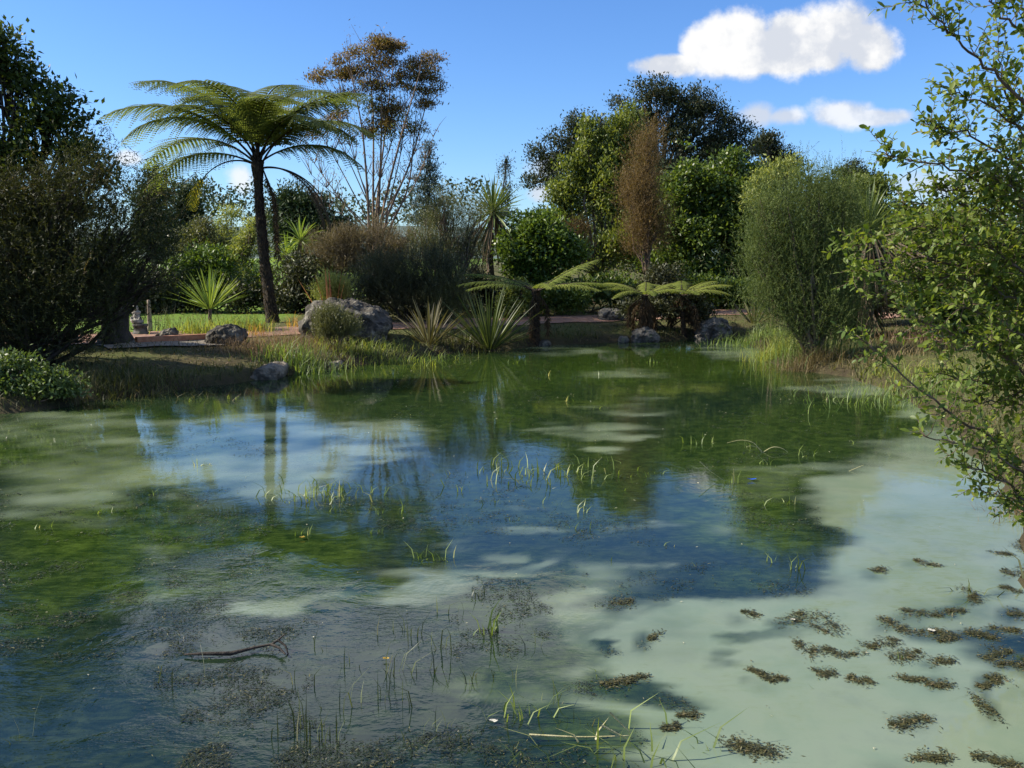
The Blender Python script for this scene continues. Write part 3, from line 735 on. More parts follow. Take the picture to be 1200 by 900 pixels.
def flax(label, px, py, Hpx, nleaf, wd, mat, el=(4, 62), bend=(5, 60), name='flax_plant', cat='flax', extra=None):
    b = place(px, py); r = thing(name, label, cat, b)
    rosette(r, (0, 0, -.02), nleaf, w_of(Hpx, b.y), wd, M[mat], el, bend, r0=.16)
    if extra: rosette(r, (0, 0, -.02), extra[0], w_of(extra[1], b.y), wd, M[extra[2]], extra[3], extra[4], r0=.22)
    return r
def cabbage(label, px, Y, head_py, Lpx, nleaf, wd, mat, el, bend, skirt=None, trunk=.08, base=None, heads=None, name='cabbage_tree', tmat='bark_brown'):
    b = base or base_at(px, Y); r = thing(name, label, 'cabbage tree', b)
    hs = heads or [(px, head_py)]
    T = Tubes()
    for (hx_, hy_) in hs:
        hp_ = at(hx_, hy_, b.y) - b
        T.add(curve((0, 0, -.1), hp_, .06, 8, jit=.01), taper(trunk, trunk * .7, 8), 9)
        rosette(r, hp_, nleaf, w_of(Lpx, b.y), wd, M[mat], el, bend, r0=.04)
        if skirt: rosette(r, hp_ + Vector((0, 0, -.05)), skirt[0], w_of(skirt[1], b.y), wd, M[skirt[2]], skirt[3], skirt[4], r0=.10)
    obj('trunk', T.mesh('trunk', M[tmat]), r)
    return r
cabbage('bright yellow-green spiky cordyline rosette lit by sun among grass', 246, 0, 362, 48, 84, .032, 'cordyline', (2, 72), (2, 14), trunk=.05, base=place(246, 388))
flax('brown and green flax clump at the bank beside the large boulder', 503, 402, 52, 64, .035, 'flax_brown', (4, 62), (2, 30))
flax('large dark flax clump with a stalk skirt beside the young tree fern', 573, 408, 70, 100, .034, 'flax', (2, 66), (2, 24), extra=(26, 44, 'dead_skirt', (95, 150), (10, 40)))
flax('small variegated flax by the path near the feathery shrub', 884, 378, 32, 22, .05, 'flax_brown', (2, 60), (2, 25))
cabbage('tall cabbage tree with drooping strap leaves behind the twiggy brown shrub', 578, 25, 248, 44, 90, .05, 'cabbage', (2, 125), (4, 45), skirt=(50, 66, 'dead_skirt', (120, 172), (4, 20)), trunk=.12)
cabbage('pale green cabbage trees heads glimpsed behind the tree fern trunk', 345, 30, 288, 30, 50, .06, 'cordyline', (5, 130), (5, 45), trunk=.1, heads=[(335, 300), (352, 282)])
cabbage('spiky cabbage tree with dark hanging dead-leaf skirt beside feathery shrub', 1018, 17.6, 268, 58, 84, .045, 'cabbage', (2, 110), (3, 35), trunk=.14,
        skirt=(150, 105, 'dead_skirt', (105, 168), (4, 24)))

cb = base_at(1000, 17.9); sk = thing('cabbage_tree', 'dark thatch of hanging dead leaves on a leaning cabbage tree trunk', 'cabbage tree', cb)
T = Tubes(); hp_ = at(1002, 300, cb.y) - cb; T.add(curve((0, 0, -.1), hp_, .06, 8, jit=.01), taper(.16, .12, 8), 9); obj('trunk', T.mesh('trunk', M['bark_dark']), sk)
for fr_ in (.98, .8, .62): rosette(sk, hp_ * fr_, 75, w_of(72, cb.y), .065, M['dead_skirt'], (112, 166), (4, 22), r0=.12)

# ------------------------------------------------------------------ tall slender russet gum
def russet_gum():
    Y = 27; b = base_at(437, Y); r = thing('gum_tree', 'tall slender multi-stemmed gum tree with russet feathery crown', 'tree', b)
    T = Tubes(); tips = []
    stems = [((437, 250), (438, 140), (432, 60)), ((440, 250), (452, 150), (462, 65)), ((432, 240), (425, 150), (410, 80)), ((447, 250), (470, 160), (492, 85)),
             ((450, 260), (482, 190), (505, 100)), ((444, 240), (447, 160), (447, 90)), ((455, 270), (480, 220), (488, 130))]
    b0 = np.array(list(b)) - np.array([0, 0, .1])
    for s_ in stems:
        dy = RNG.normal() * .8
        pts = [b0 + RNG.normal(size=3) * .05] + [np.array(list(at(x, y, Y + dy * (k + 1) / 3))) for k, (x, y) in enumerate(s_)]
        P = np.array(pts); u = np.linspace(0, 1, 14); tt = np.linspace(0, 1, len(P))
        C_ = np.c_[[np.interp(u, tt, P[:, i]) for i in range(3)]].T; C_[1:-1] = (C_[:-2] + 2 * C_[1:-1] + C_[2:]) / 4
        T.add(C_, taper(.055, .012, 14), 6); tips.append(C_)
    side = [((433, 262), (395, 190), (372, 150)), ((433, 275), (385, 215), (352, 168)), ((434, 268), (400, 235), (365, 205)), ((436, 250), (410, 170), (392, 120)),
            ((434, 280), (400, 250), (372, 240)), ((430, 235), (405, 180), (388, 140)), ((445, 262), (470, 215), (492, 165)), ((450, 268), (488, 215), (508, 160)), ((438, 230), (455, 180), (470, 130)),
            ((434, 240), (416, 190), (400, 95)), ((452, 255), (470, 180), (478, 110))]
    for s_ in side:
        dy = RNG.normal() * 1.0
        P = np.array([list(at(x, y, Y + dy * k / 2)) for k, (x, y) in enumerate(s_)]); u = np.linspace(0, 1, 9); tt = np.linspace(0, 1, 3)
        C_ = np.c_[[np.interp(u, tt, P[:, i]) for i in range(3)]].T; C_[1:-1] = (C_[:-2] + 2 * C_[1:-1] + C_[2:]) / 4
        T.add(C_, taper(.022, .006, 9), 4); tips.append(C_)
    tw_pts = []
    for C_ in tips:
        for k in range(20):
            i_ = RNG.integers(4, len(C_)); a = C_[i_]; d = norm(rand_dirs(1)[0] * np.array([.7, .7, .3]) + np.array([0, 0, .9])); e = a + d * RNG.uniform(.3, 1.0)
            T.add(curve(a, e, .15, 4), taper(.012, .004, 4), 3); tw_pts.append(e)
    tm = T.mesh('trunk', M['bark_gum']); tm.transform(Matrix.Translation(-b)); obj('trunk', tm, r)
    lobes = [(432, 56, 34, 18), (410, 76, 26, 14), (452, 66, 28, 20), (492, 76, 26, 22), (505, 100, 18, 14), (388, 88, 28, 10), (478, 98, 26, 18), (432, 98, 30, 20), (465, 58, 16, 12), (372, 92, 16, 7), (500, 124, 16, 8), (455, 122, 26, 16), (408, 112, 20, 10), (486, 150, 18, 10), (392, 135, 16, 8), (372, 158, 12, 6), (445, 150, 20, 18)]
    P, D, _, _ = sample_lobes(lobes, 1080, .55, 0, 1.4, 9, 1.0, Y, 9, .34, .6)
    V, F, rn = clump_leaves(P, D, 20, .12, .10, .032, .5, .5, flat=.5)
    Q = np.array(tw_pts); Q = Q[RNG.random(len(Q)) < .85]
    V2, F2, rn2 = clump_leaves(Q, norm(RNG.normal(size=Q.shape)), 5, .12, .10, .03)
    Q3, D3, _, _ = sample_lobes([(436, 135, 16, 34), (470, 150, 20, 30)], 50, .6, 0, 1, 2, 1, Y)
    V3, F3, rn3 = clump_leaves(Q3, D3, 16, .14, .11, .035, .5, .5)
    V = np.concatenate([V, V2, V3]); F = np.concatenate([F, F2 + len(rn), F3 + len(rn) + len(rn2)]); rn = np.concatenate([rn, rn2, np.clip(rn3 * .05 + .95, 0, 1)])
    obj('crown', mesh_from('crown', V - np.array(list(b)), F, M['russet_gum'], rn), r)
russet_gum()

# ------------------------------------------------------------------ background trees
bush('gum_tree', 'huge dark round-crowned gum tree towering behind the green shrubs', 'tree', 770, 72,
     [(765, 108, 24, 19), (797, 110, 26, 22), (812, 126, 22, 20), (834, 128, 20, 24), (862, 154, 23, 15), (842, 160, 26, 16), (805, 158, 34, 22), (680, 144, 16, 15), (702, 142, 11, 11), (662, 160, 22, 20),
      (638, 184, 17, 20), (627, 214, 9, 12), (650, 200, 20, 20), (727, 118, 11, 13), (748, 140, 24, 22), (720, 165, 34, 26), (700, 190, 40, 30), (840, 190, 40, 26), (870, 178, 18, 14), (780, 190, 50, 30), (760, 150, 30, 20), (690, 230, 40, 24)],
     'gum_dark', 'bark_pale', 900, 50, .42, (.26, .12), trunk_r=.5, gap=.22, gscale=.4, shell=.42, fork_py=225, ntw=60, seed=4, r1=.05, sub=6, sf=.52)
bush('gum_tree', 'dark round gum crown showing above the feathery shrub top', 'tree', 905, 80, [(900, 172, 22, 15), (922, 184, 14, 10), (905, 200, 30, 20)], 'gum_dark', 'bark_pale', 160, 60, .4, (.26, .12),
     trunk_r=.4, gap=.36, gscale=.5, fork_py=215, ntw=20, r1=.06)
bush('gum_tree', 'dark domed tree top peeping over the cabbage tree by the feathery shrub', 'tree', 1000, 85, [(995, 204, 20, 14), (1015, 212, 14, 10), (1000, 225, 34, 18)], 'gum_dark', 'bark_pale', 160, 60, .4, (.26, .12),
     trunk_r=.4, gap=.34, gscale=.5, fork_py=235, ntw=20, r1=.06)
bush('tree', 'tall upright fresh green tree with several leaders before the dark gum', 'tree', 700, 30,
     [(737, 140, 13, 20), (722, 165, 24, 28), (695, 190, 24, 30), (668, 212, 20, 30), (705, 225, 36, 50), (665, 262, 26, 40), (715, 290, 44, 46), (740, 200, 20, 50), (690, 160, 12, 20), (655, 240, 18, 24)],
     'fresh_green', 'bark_brown', 760, 30, .15, (.13, .065), trunk_r=.12, gap=.40, gscale=1.3, fork_py=330, seed=6, ntw=90, sub=10, sf=.36, vert=1.8, up=.7)
bush('tree', 'broad deep green glossy tree beside the russet column shrub', 'tree', 840, 28,
     [(856, 190, 15, 20), (800, 192, 24, 24), (834, 212, 42, 34), (872, 206, 18, 28), (812, 262, 46, 50), (862, 262, 42, 60), (800, 310, 44, 36), (850, 320, 56, 34), (785, 240, 22, 40), (885, 250, 26, 40)],
     'deep_green', 'bark_brown', 1000, 32, .16, (.14, .08), trunk_r=.14, gap=.42, gscale=1.2, fork_py=330, seed=8, ntw=60, sub=10, sf=.36, vert=1.2)
bush('shrub', 'narrow russet-brown column shrub between two green trees', 'shrub', 757, 25.5,
     [(762, 162, 7, 18), (758, 190, 12, 24), (752, 222, 18, 26), (757, 250, 19, 26), (768, 272, 10, 18), (748, 284, 12, 16), (740, 235, 8, 14)], 'russet', 'bark_brown', 360, 10, .2, (.055, .016), style='needle', trunk_r=.05,
     gap=.36, gscale=1.6, spray=.40, leafs=12, up=1.0, spread=.5, fork_py=330, nstem=14, sub=8, sf=.45, vert=1.4)
bush('tree', 'dark green evergreen tree filling the gap behind the russet column shrub', 'tree', 770, 36, [(760, 225, 40, 40), (720, 260, 50, 40), (800, 250, 50, 50), (860, 250, 50, 50), (650, 280, 40, 36), (770, 300, 80, 40)],
     'conifer', 'bark_dark', 520, 30, .26, (.20, .09), trunk_r=.2, gap=.3, gscale=.8, fork_py=320, seed=31)
bush('tree', 'dark green evergreen tree behind the feathery shrub and hedge', 'tree', 1010, 34, [(940, 235, 44, 36), (990, 250, 44, 34), (1040, 265, 50, 30), (1000, 300, 70, 36), (900, 290, 50, 50)],
     'conifer', 'bark_dark', 420, 30, .26, (.20, .09), trunk_r=.2, gap=.3, gscale=.8, fork_py=330, seed=32)
bush('shrub', 'small russet tuft of foliage above the rounded glossy bush', 'shrub', 678, 26.5, [(676, 272, 16, 12), (680, 285, 14, 10)], 'russet', 'bark_brown', 60, 8, .15, (.05, .015), style='needle', trunk_r=.03, spray=.25, gap=0, up=1)
bush('shrub', 'rounded glossy green bush behind the young tree fern', 'shrub', 632, 24.5,
     [(632, 275, 34, 20), (612, 295, 28, 26), (655, 298, 32, 28), (634, 315, 44, 26), (640, 262, 18, 14)], 'glossy_dark', 'bark_brown', 420, 32, .15, (.13, .07), trunk_r=.08, gap=.34, seed=11, fork_py=350)
bush('shrub', 'pale lit leafy shrub low behind the dark flax', 'shrub', 598, 22.6, [(598, 352, 14, 20), (610, 345, 12, 16)], 'fresh_green', 'bark_brown', 70, 26, .10, (.10, .05), trunk_r=.03, gap=0)
bush('shrub', 'dark low shrub under the green trees behind the path', 'shrub', 690, 25.4, [(660, 345, 40, 18), (710, 342, 44, 22), (735, 350, 30, 16)], 'deep_green', 'bark_brown', 220, 26, .16, (.12, .06), trunk_r=.05, gap=.34)
bush('shrub', 'dark low shrub beside the path near the small variegated flax', 'shrub', 850, 26.5, [(820, 345, 40, 20), (870, 340, 40, 24), (905, 340, 30, 22)], 'deep_green', 'bark_brown', 260, 26, .16, (.12, .06), trunk_r=.05, gap=.3)
bush('shrub', 'round brown clipped-looking bush with pinkish tips behind the boulder', 'shrub', 415, 25,
     [(400, 292, 38, 30), (430, 285, 40, 24), (460, 295, 34, 26), (385, 305, 24, 26), (430, 312, 52, 26), (475, 290, 24, 18)], 'brown_bush', 'bark_brown', 560, 12, .14, (.045, .014), style='needle', spray=.2, leafs=12, up=.6, out=1.0, trunk_r=.06, gap=.25, gscale=2, shell=.3)
bush('shrub', 'dense dark olive bush behind the boulder and flax', 'shrub', 475, 21.6,
     [(450, 325, 36, 26), (490, 318, 36, 30), (520, 335, 26, 26), (470, 345, 50, 18), (440, 340, 26, 20)], 'dark_bush', 'bark_dark', 460, 12, .14, (.045, .015), style='needle', spray=.22, leafs=12, up=.8, trunk_r=.05, gap=.3, gscale=2)
bush('shrub', 'twiggy open brown-green shrub with bare stems before the cabbage tree', 'shrub', 525, 23.5,
     [(520, 245, 30, 22), (545, 258, 26, 28), (500, 262, 26, 22), (530, 290, 34, 26), (505, 300, 26, 20), (550, 300, 20, 26)], 'olive_shrub', 'bark_brown', 330, 8, .14, (.05, .015), style='needle', spray=.28, leafs=9, up=.9, trunk_r=.07, gap=.42, gscale=1.6, nstem=40, ntw=150)
bush('shrub', 'narrow yellow-green upright shrub beside the twiggy stems and dark flax', 'shrub', 530, 21.4, [(520, 352, 20, 24), (528, 368, 20, 18), (535, 345, 16, 26)], 'olive_shrub', 'bark_brown', 150, 9, .12, (.05, .015), style='needle', spray=.28, leafs=12, up=1.2, trunk_r=.04, gap=.2)
bush('conifer', 'slim tiered blue-green conifer behind the russet gum', 'conifer', 503, 44,
     [(503, 172, 3, 8), (503, 185, 8, 4), (503, 197, 14, 4), (503, 210, 19, 4.5), (503, 223, 22, 5), (503, 238, 26, 7), (503, 256, 28, 9)], 'bluish_conifer', 'bark_dark', 320, 22, .16, (.14, .05), trunk_r=.05, gap=0, fork_py=172, ntw=40, sub=0)
bush('conifer', 'thin spindly conifer spire beside the cabbage tree crown', 'conifer', 593, 40, [(593, 190, 4, 8), (592, 202, 7, 7), (595, 220, 5, 6), (592, 235, 8, 6), (592, 252, 10, 10)], 'bluish_conifer', 'bark_dark', 90, 14, .16, (.14, .04), trunk_r=.04, gap=0, fork_py=186, ntw=10, sub=0)
bush('tree', 'dark evergreen tree spreading behind the tree fern trunk', 'tree', 352, 42, [(345, 240, 26, 22), (372, 248, 30, 20), (395, 262, 22, 14), (335, 265, 34, 24), (375, 275, 40, 22)], 'conifer', 'bark_dark', 420, 34, .28, (.22, .08), trunk_r=.2, gap=.34, gscale=.8, fork_py=300)
bush('conifer', 'dark pointed conifer with a leafy top beyond the statue lawn', 'conifer', 182, 36, [(180, 208, 10, 12), (178, 228, 18, 16), (172, 250, 24, 20), (180, 275, 30, 26)], 'conifer', 'bark_dark', 300, 30, .2, (.18, .05), trunk_r=.15, gap=.25, fork_py=215)
bush('conifer', 'dark blunt conifer beside the yellow hanging frond', 'conifer', 220, 38, [(222, 225, 14, 14), (226, 243, 18, 14), (215, 250, 22, 18), (220, 275, 28, 26)], 'conifer', 'bark_dark', 260, 30, .2, (.18, .05), trunk_r=.15, gap=.25, fork_py=235)
bush('shrub', 'soft olive bush beyond the lawn under the dark conifers', 'shrub', 235, 29, [(232, 272, 24, 16), (250, 288, 24, 18), (225, 300, 28, 26)], 'olive_shrub', 'bark_brown', 280, 24, .14, (.10, .035), trunk_r=.06, gap=.3)
bush('shrub', 'pale yellow-green cone shrub with feathery tip behind the fern trunk', 'shrub', 290, 28.5, [(295, 262, 8, 8), (290, 275, 12, 12), (284, 292, 15, 15), (280, 315, 20, 18), (290, 335, 30, 20)], 'pale_shrub', 'bark_brown', 240, 34, .13, (.11, .035), trunk_r=.05, gap=.2, up=.2)
bush('shrub', 'pale round-topped yellow-green shrub beyond the lit cordyline', 'shrub', 262, 31, [(270, 255, 14, 11), (262, 272, 15, 14), (255, 300, 26, 20), (250, 320, 30, 20)], 'pale_shrub', 'bark_brown', 240, 32, .14, (.11, .035), trunk_r=.05, gap=.25, up=.2)
bush('shrub', 'green broad shrub with pale sprays behind the lit cordyline', 'shrub', 230, 25, [(240, 305, 28, 16), (218, 312, 22, 20), (265, 330, 24, 24), (300, 335, 24, 26), (230, 340, 40, 24)], 'glossy_dark', 'bark_brown', 380, 26, .15, (.12, .05), trunk_r=.06, gap=.3)
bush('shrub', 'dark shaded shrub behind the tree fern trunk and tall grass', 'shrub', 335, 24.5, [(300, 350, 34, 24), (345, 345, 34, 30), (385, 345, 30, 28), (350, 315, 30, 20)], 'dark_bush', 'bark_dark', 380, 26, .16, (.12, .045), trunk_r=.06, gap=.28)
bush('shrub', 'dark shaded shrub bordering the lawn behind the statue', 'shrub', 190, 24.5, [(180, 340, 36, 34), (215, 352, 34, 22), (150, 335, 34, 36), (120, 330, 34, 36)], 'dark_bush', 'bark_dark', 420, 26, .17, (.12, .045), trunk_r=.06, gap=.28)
bush('shrub', 'small yellow-green shrub rising behind the boulder peak', 'shrub', 388, 20.6, [(385, 338, 16, 14), (400, 340, 14, 12), (378, 348, 12, 10)], 'pale_shrub', 'bark_brown', 110, 10, .1, (.045, .014), style='needle', spray=.16, trunk_r=.03, gap=.1, up=.9)

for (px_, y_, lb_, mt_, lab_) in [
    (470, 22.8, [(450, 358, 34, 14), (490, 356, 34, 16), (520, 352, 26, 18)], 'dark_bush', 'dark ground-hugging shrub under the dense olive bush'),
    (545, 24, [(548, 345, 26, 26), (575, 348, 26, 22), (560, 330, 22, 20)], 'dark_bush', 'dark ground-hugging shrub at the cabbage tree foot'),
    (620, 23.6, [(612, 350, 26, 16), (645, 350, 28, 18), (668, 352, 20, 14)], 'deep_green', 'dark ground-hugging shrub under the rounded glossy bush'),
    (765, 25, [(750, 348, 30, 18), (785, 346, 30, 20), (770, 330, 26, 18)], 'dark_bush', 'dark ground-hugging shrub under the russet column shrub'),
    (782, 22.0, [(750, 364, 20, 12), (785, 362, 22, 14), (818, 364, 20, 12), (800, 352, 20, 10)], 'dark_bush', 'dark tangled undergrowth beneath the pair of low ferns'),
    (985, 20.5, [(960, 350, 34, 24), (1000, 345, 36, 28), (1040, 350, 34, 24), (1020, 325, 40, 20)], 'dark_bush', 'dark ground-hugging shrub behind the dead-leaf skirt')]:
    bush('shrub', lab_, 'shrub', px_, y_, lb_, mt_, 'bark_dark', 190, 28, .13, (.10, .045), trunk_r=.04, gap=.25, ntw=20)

# the feathery shrub on the far bank
MB = place(952, 420)
bush('shrub', 'tall feathery olive-green tea-tree shrub rising from brown grass at the pond edge', 'shrub', 952, MB.y,
     [(896, 250, 15, 18), (914, 240, 17, 20), (938, 232, 16, 20), (962, 240, 18, 20), (988, 236, 15, 20), (1000, 258, 15, 20), (890, 280, 15, 20), (914, 278, 22, 26), (946, 276, 24, 28), (980, 280, 22, 30), (888, 308, 12, 16), (908, 316, 22, 26), (944, 322, 26, 30), (980, 326, 22, 30),
      (906, 350, 14, 18), (932, 360, 22, 24), (964, 364, 26, 26), (946, 388, 26, 14), (996, 344, 15, 22), (892, 345, 13, 20), (908, 376, 16, 14), (988, 378, 18, 16)],
     'manuka', 'bark_brown', 820, 10, .14, (.042, .0115), style='needle', spray=.34, leafs=15, up=1.0, out=.75, spread=.34, trunk_r=.07, gap=.34, gscale=1.7, base=MB, nstem=30, ntw=90, shell=.6, sub=6, sf=.31, vert=2.1)
bush('shrub', 'pale soft-leaved shrub top poking out behind the feathery shrub', 'shrub', 905, 21, [(905, 205, 20, 16), (895, 225, 18, 20), (925, 196, 14, 10)], 'pale_shrub', 'bark_brown', 110, 20, .14, (.11, .04), trunk_r=.05, gap=.1)
bush('shrub', 'golden green shrub top between feathery shrub and cabbage tree', 'shrub', 1010, 21.5, [(1005, 215, 20, 14), (1025, 222, 20, 14), (1010, 245, 30, 24), (1040, 265, 30, 26), (1020, 300, 40, 30)], 'fresh_green', 'bark_brown', 240, 22, .14, (.11, .05), trunk_r=.06, gap=.25)
bush('shrub', 'dense mixed green hedge shrub on the bank beyond the overhanging branch', 'shrub', 1110, 20, [(1080, 270, 50, 24), (1140, 265, 60, 26), (1110, 310, 70, 36), (1180, 300, 50, 40), (1060, 340, 40, 30)], 'fresh_green', 'bark_brown', 700, 26, .14, (.09, .045), trunk_r=.07, gap=.3)
bush('shrub', 'dark green understory shrub beyond the rock on the pond corner', 'shrub', 1130, 16.5, [(1100, 350, 40, 26), (1150, 350, 50, 30), (1195, 360, 40, 34), (1130, 375, 50, 16)], 'deep_green', 'bark_brown', 380, 24, .14, (.10, .05), trunk_r=.06, gap=.3)

bush('shrub', 'broad green shrub on the bank past the overhanging leafy shrub', 'shrub', 1330, 14, [(1290, 330, 60, 50), (1350, 320, 70, 60), (1420, 340, 60, 60), (1330, 380, 80, 40)], 'fresh_green', 'bark_brown', 240, 24, .15, (.12, .055), trunk_r=.06, gap=.3)
bush('shrub', 'shaded green shrub on the bank past the dark broadleaf tree', 'shrub', -190, 13.5, [(-150, 330, 70, 60), (-220, 310, 70, 70), (-290, 330, 60, 70), (-200, 380, 90, 40)], 'left_tree', 'bark_dark', 240, 22, .15, (.12, .05), trunk_r=.06, gap=.3)

# far woodland closing the horizon
lob = []
for x in np.arange(-700, 2000, 26):
    lob.append((x, (240 if x < 600 else 262) + RNG.normal() * 7 + (6 if x > 960 else 0) + (6 if 350 < x < 620 else 0), 26, 20 + RNG.random() * 8, RNG.uniform(-15, 30)))
    lob.append((x + 10, 292, 30, 18, RNG.uniform(-15, 20)))
P, D, _, _ = sample_lobes(lob, 4200, .4, .2, .25, 21, 1.0, 105, 4, .6)
V, F, rn = clump_leaves(P, D, 13, .8, .55, .36)
V[:, 2] = np.maximum(V[:, 2], .3)
tag(obj('woodland', mesh_from('woodland', V, F, M['wood_far'], rn)), 'distant dark green woodland closing off the garden', 'woodland', kind='stuff')

# ------------------------------------------------------------------ left foreground plants
LB = place(48, 428)
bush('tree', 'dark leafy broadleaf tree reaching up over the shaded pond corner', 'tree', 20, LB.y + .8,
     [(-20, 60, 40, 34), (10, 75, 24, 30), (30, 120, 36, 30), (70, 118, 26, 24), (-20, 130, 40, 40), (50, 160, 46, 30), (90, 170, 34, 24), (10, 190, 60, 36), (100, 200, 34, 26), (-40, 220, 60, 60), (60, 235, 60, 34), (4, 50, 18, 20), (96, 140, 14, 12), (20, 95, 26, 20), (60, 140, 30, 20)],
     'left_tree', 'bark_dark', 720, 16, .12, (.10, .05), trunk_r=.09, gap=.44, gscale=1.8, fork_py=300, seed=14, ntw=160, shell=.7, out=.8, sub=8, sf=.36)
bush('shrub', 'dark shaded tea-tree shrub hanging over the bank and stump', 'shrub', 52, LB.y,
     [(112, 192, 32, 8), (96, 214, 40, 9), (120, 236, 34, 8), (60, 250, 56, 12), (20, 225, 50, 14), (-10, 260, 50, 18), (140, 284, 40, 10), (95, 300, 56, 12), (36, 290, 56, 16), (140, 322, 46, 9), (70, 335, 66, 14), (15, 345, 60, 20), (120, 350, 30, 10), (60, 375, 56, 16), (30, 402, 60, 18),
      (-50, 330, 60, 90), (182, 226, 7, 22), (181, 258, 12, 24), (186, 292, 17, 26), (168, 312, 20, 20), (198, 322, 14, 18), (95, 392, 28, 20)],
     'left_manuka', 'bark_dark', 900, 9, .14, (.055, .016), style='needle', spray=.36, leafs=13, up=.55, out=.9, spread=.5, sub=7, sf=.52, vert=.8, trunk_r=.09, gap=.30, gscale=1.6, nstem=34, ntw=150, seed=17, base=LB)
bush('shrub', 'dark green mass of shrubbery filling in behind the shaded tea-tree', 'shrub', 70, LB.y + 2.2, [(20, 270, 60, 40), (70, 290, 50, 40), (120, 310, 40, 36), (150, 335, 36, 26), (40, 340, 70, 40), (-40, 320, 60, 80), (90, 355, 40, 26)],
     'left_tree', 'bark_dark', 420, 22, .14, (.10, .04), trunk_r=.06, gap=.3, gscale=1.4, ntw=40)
GB = place(40, 470)
bush('ground_cover', 'leafy light green groundcover spilling over the bank into the pond', 'groundcover', 45, GB.y + .25,
     [(20, 438, 46, 24), (60, 450, 36, 18), (-20, 445, 40, 28), (82, 460, 14, 10), (10, 462, 50, 14)], 'ground_leaf', 'bark_brown', 460, 22, .08, (.06, .032), trunk_r=.02, gap=.2, gscale=2.2, base=GB, ntw=40)

# ------------------------------------------------------------------ rocks
def rock(label, px, py, prof, mat='rock', depth=.8, name='boulder', cat='boulder', amp=.075, seed=0, res=4):
    """prof: outline pixels of the visible silhouette; made into a closed, rough solid resting in the ground"""
    b = place(px, py); Y = b.y; r_ = random.Random(seed)
    bm = bmesh.new()
    xs = [p[0] for p in prof]; wd = w_of(max(xs) - min(xs), Y)
    for (x, y) in prof:
        p = at(x, y, Y) - b
        for k in (-.5, -.18, .18, .5):
            sh = 1 - .35 * abs(k) * 2 * (.6 if p.z > 0 else .2)
            bm.verts.new((p.x * (1 - abs(k) * .35) + r_.uniform(-.02, .02) * wd, k * wd * depth + r_.uniform(-.03, .03) * wd, p.z * sh if p.z > 0 else p.z - .12))
    bmesh.ops.convex_hull(bm, input=bm.verts)
    for v in [v for v in bm.verts if not v.link_faces]: bm.verts.remove(v)
    bmesh.ops.triangulate(bm, faces=bm.faces)
    for _ in range(res):
        le = [e for e in bm.edges if e.calc_length() > wd * .035]
        if le: bmesh.ops.subdivide_edges(bm, edges=le, cuts=1); bmesh.ops.triangulate(bm, faces=bm.faces)
        bmesh.ops.smooth_vert(bm, verts=bm.verts, factor=.13, use_axis_x=True, use_axis_y=True, use_axis_z=True)
    bm.normal_update()
    for v in bm.verts:
        q = v.co / wd * 3.2 + Vector((seed * 3.7, 0, 0))
        d = mnoise.ridged_multi_fractal(q * 1.3, .8, 2.2, 6, 1.0, 2.0) * .38 + mnoise.fractal(q * 2.0, 1.0, 2.1, 5) * .55 - .38
        v.co += v.normal * d * amp * wd
    me = bpy.data.meshes.new(name); bm.to_mesh(me); me.materials.append(M[mat])
    o = obj(name, me, loc=b); tag(o, label, cat)
    return o
rock('large grey lichened boulder with a raised peak standing on the bank', 405, 396,
     [(354, 395), (352, 378), (360, 360), (376, 352), (392, 346), (408, 350), (425, 357), (445, 361), (458, 370), (462, 382), (448, 396), (400, 404)], depth=.7, seed=1, amp=.085)
rock('jagged grey rock beside the timber path edging and yellow grass', 262, 402, [(238, 402), (246, 388), (256, 380), (272, 379), (284, 385), (288, 394), (280, 404)], seed=2)
rock('low pale wedge rock lying at the far edge of the path', 192, 394, [(176, 396), (188, 389), (204, 383), (208, 388), (204, 397)], seed=3, amp=.08)
rock('small dark rock between yellow grass and the jagged rock', 240, 390, [(228, 393), (234, 385), (244, 382), (249, 388), (246, 394)], 'rock_dark', seed=4)
rock('flat grey rock at the water edge below the brown grass', 316, 434, [(293, 437), (302, 431), (318, 425), (330, 426), (336, 432), (331, 439)], 'rock_pale', seed=5, depth=1.3)
rock('small flat stone at the water edge below the boulder', 390, 428, [(377, 430), (386, 424), (400, 422), (403, 427), (394, 433)], 'rock_pale', seed=6, depth=.7)
rock('mossy brown rock beside the path behind the low ferns', 715, 374, [(698, 374), (702, 363), (714, 360), (730, 362), (734, 370), (728, 376)], 'rock_dark', seed=7)
rock('rough dark rock at the pond edge under the low fern', 754, 399, [(737, 399), (742, 388), (754, 381), (766, 385), (774, 394), (770, 401)], 'rock_dark', seed=8)
rock('grey-brown rock at the pond edge on the path side of the low ferns', 835, 394, [(812, 395), (818, 380), (834, 371), (850, 374), (858, 386), (852, 396)], 'rock_dark', seed=9, amp=.1)
rock('flat stone slab at the water beside the young tree fern', 636, 404, [(628, 405), (632, 399), (642, 398), (647, 402), (642, 406)], seed=10)
rock('flat stone slab at the water beside the rough dark rock', 728, 399, [(720, 400), (726, 394), (735, 394), (738, 398), (733, 402)], 'rock_dark', seed=11)
rock('dark rock on the bank under the overhanging leafy branch', 1133, 398, [(1112, 404), (1116, 388), (1130, 383), (1146, 388), (1152, 400), (1140, 408)], 'rock', seed=12)

BB = place(395, 402)
bush('shrub', 'small blue-green wiry shrub growing in front of the boulder', 'shrub', 392, BB.y - .75, [(392, 378, 17, 12), (400, 388, 19, 11), (382, 388, 14, 12), (408, 384, 10, 10)], 'olive_shrub', 'bark_brown', 200, 10, .1, (.035, .010), style='needle', spray=.16, trunk_r=.02, gap=.1, up=1, base=base_at(394, BB.y - .75))

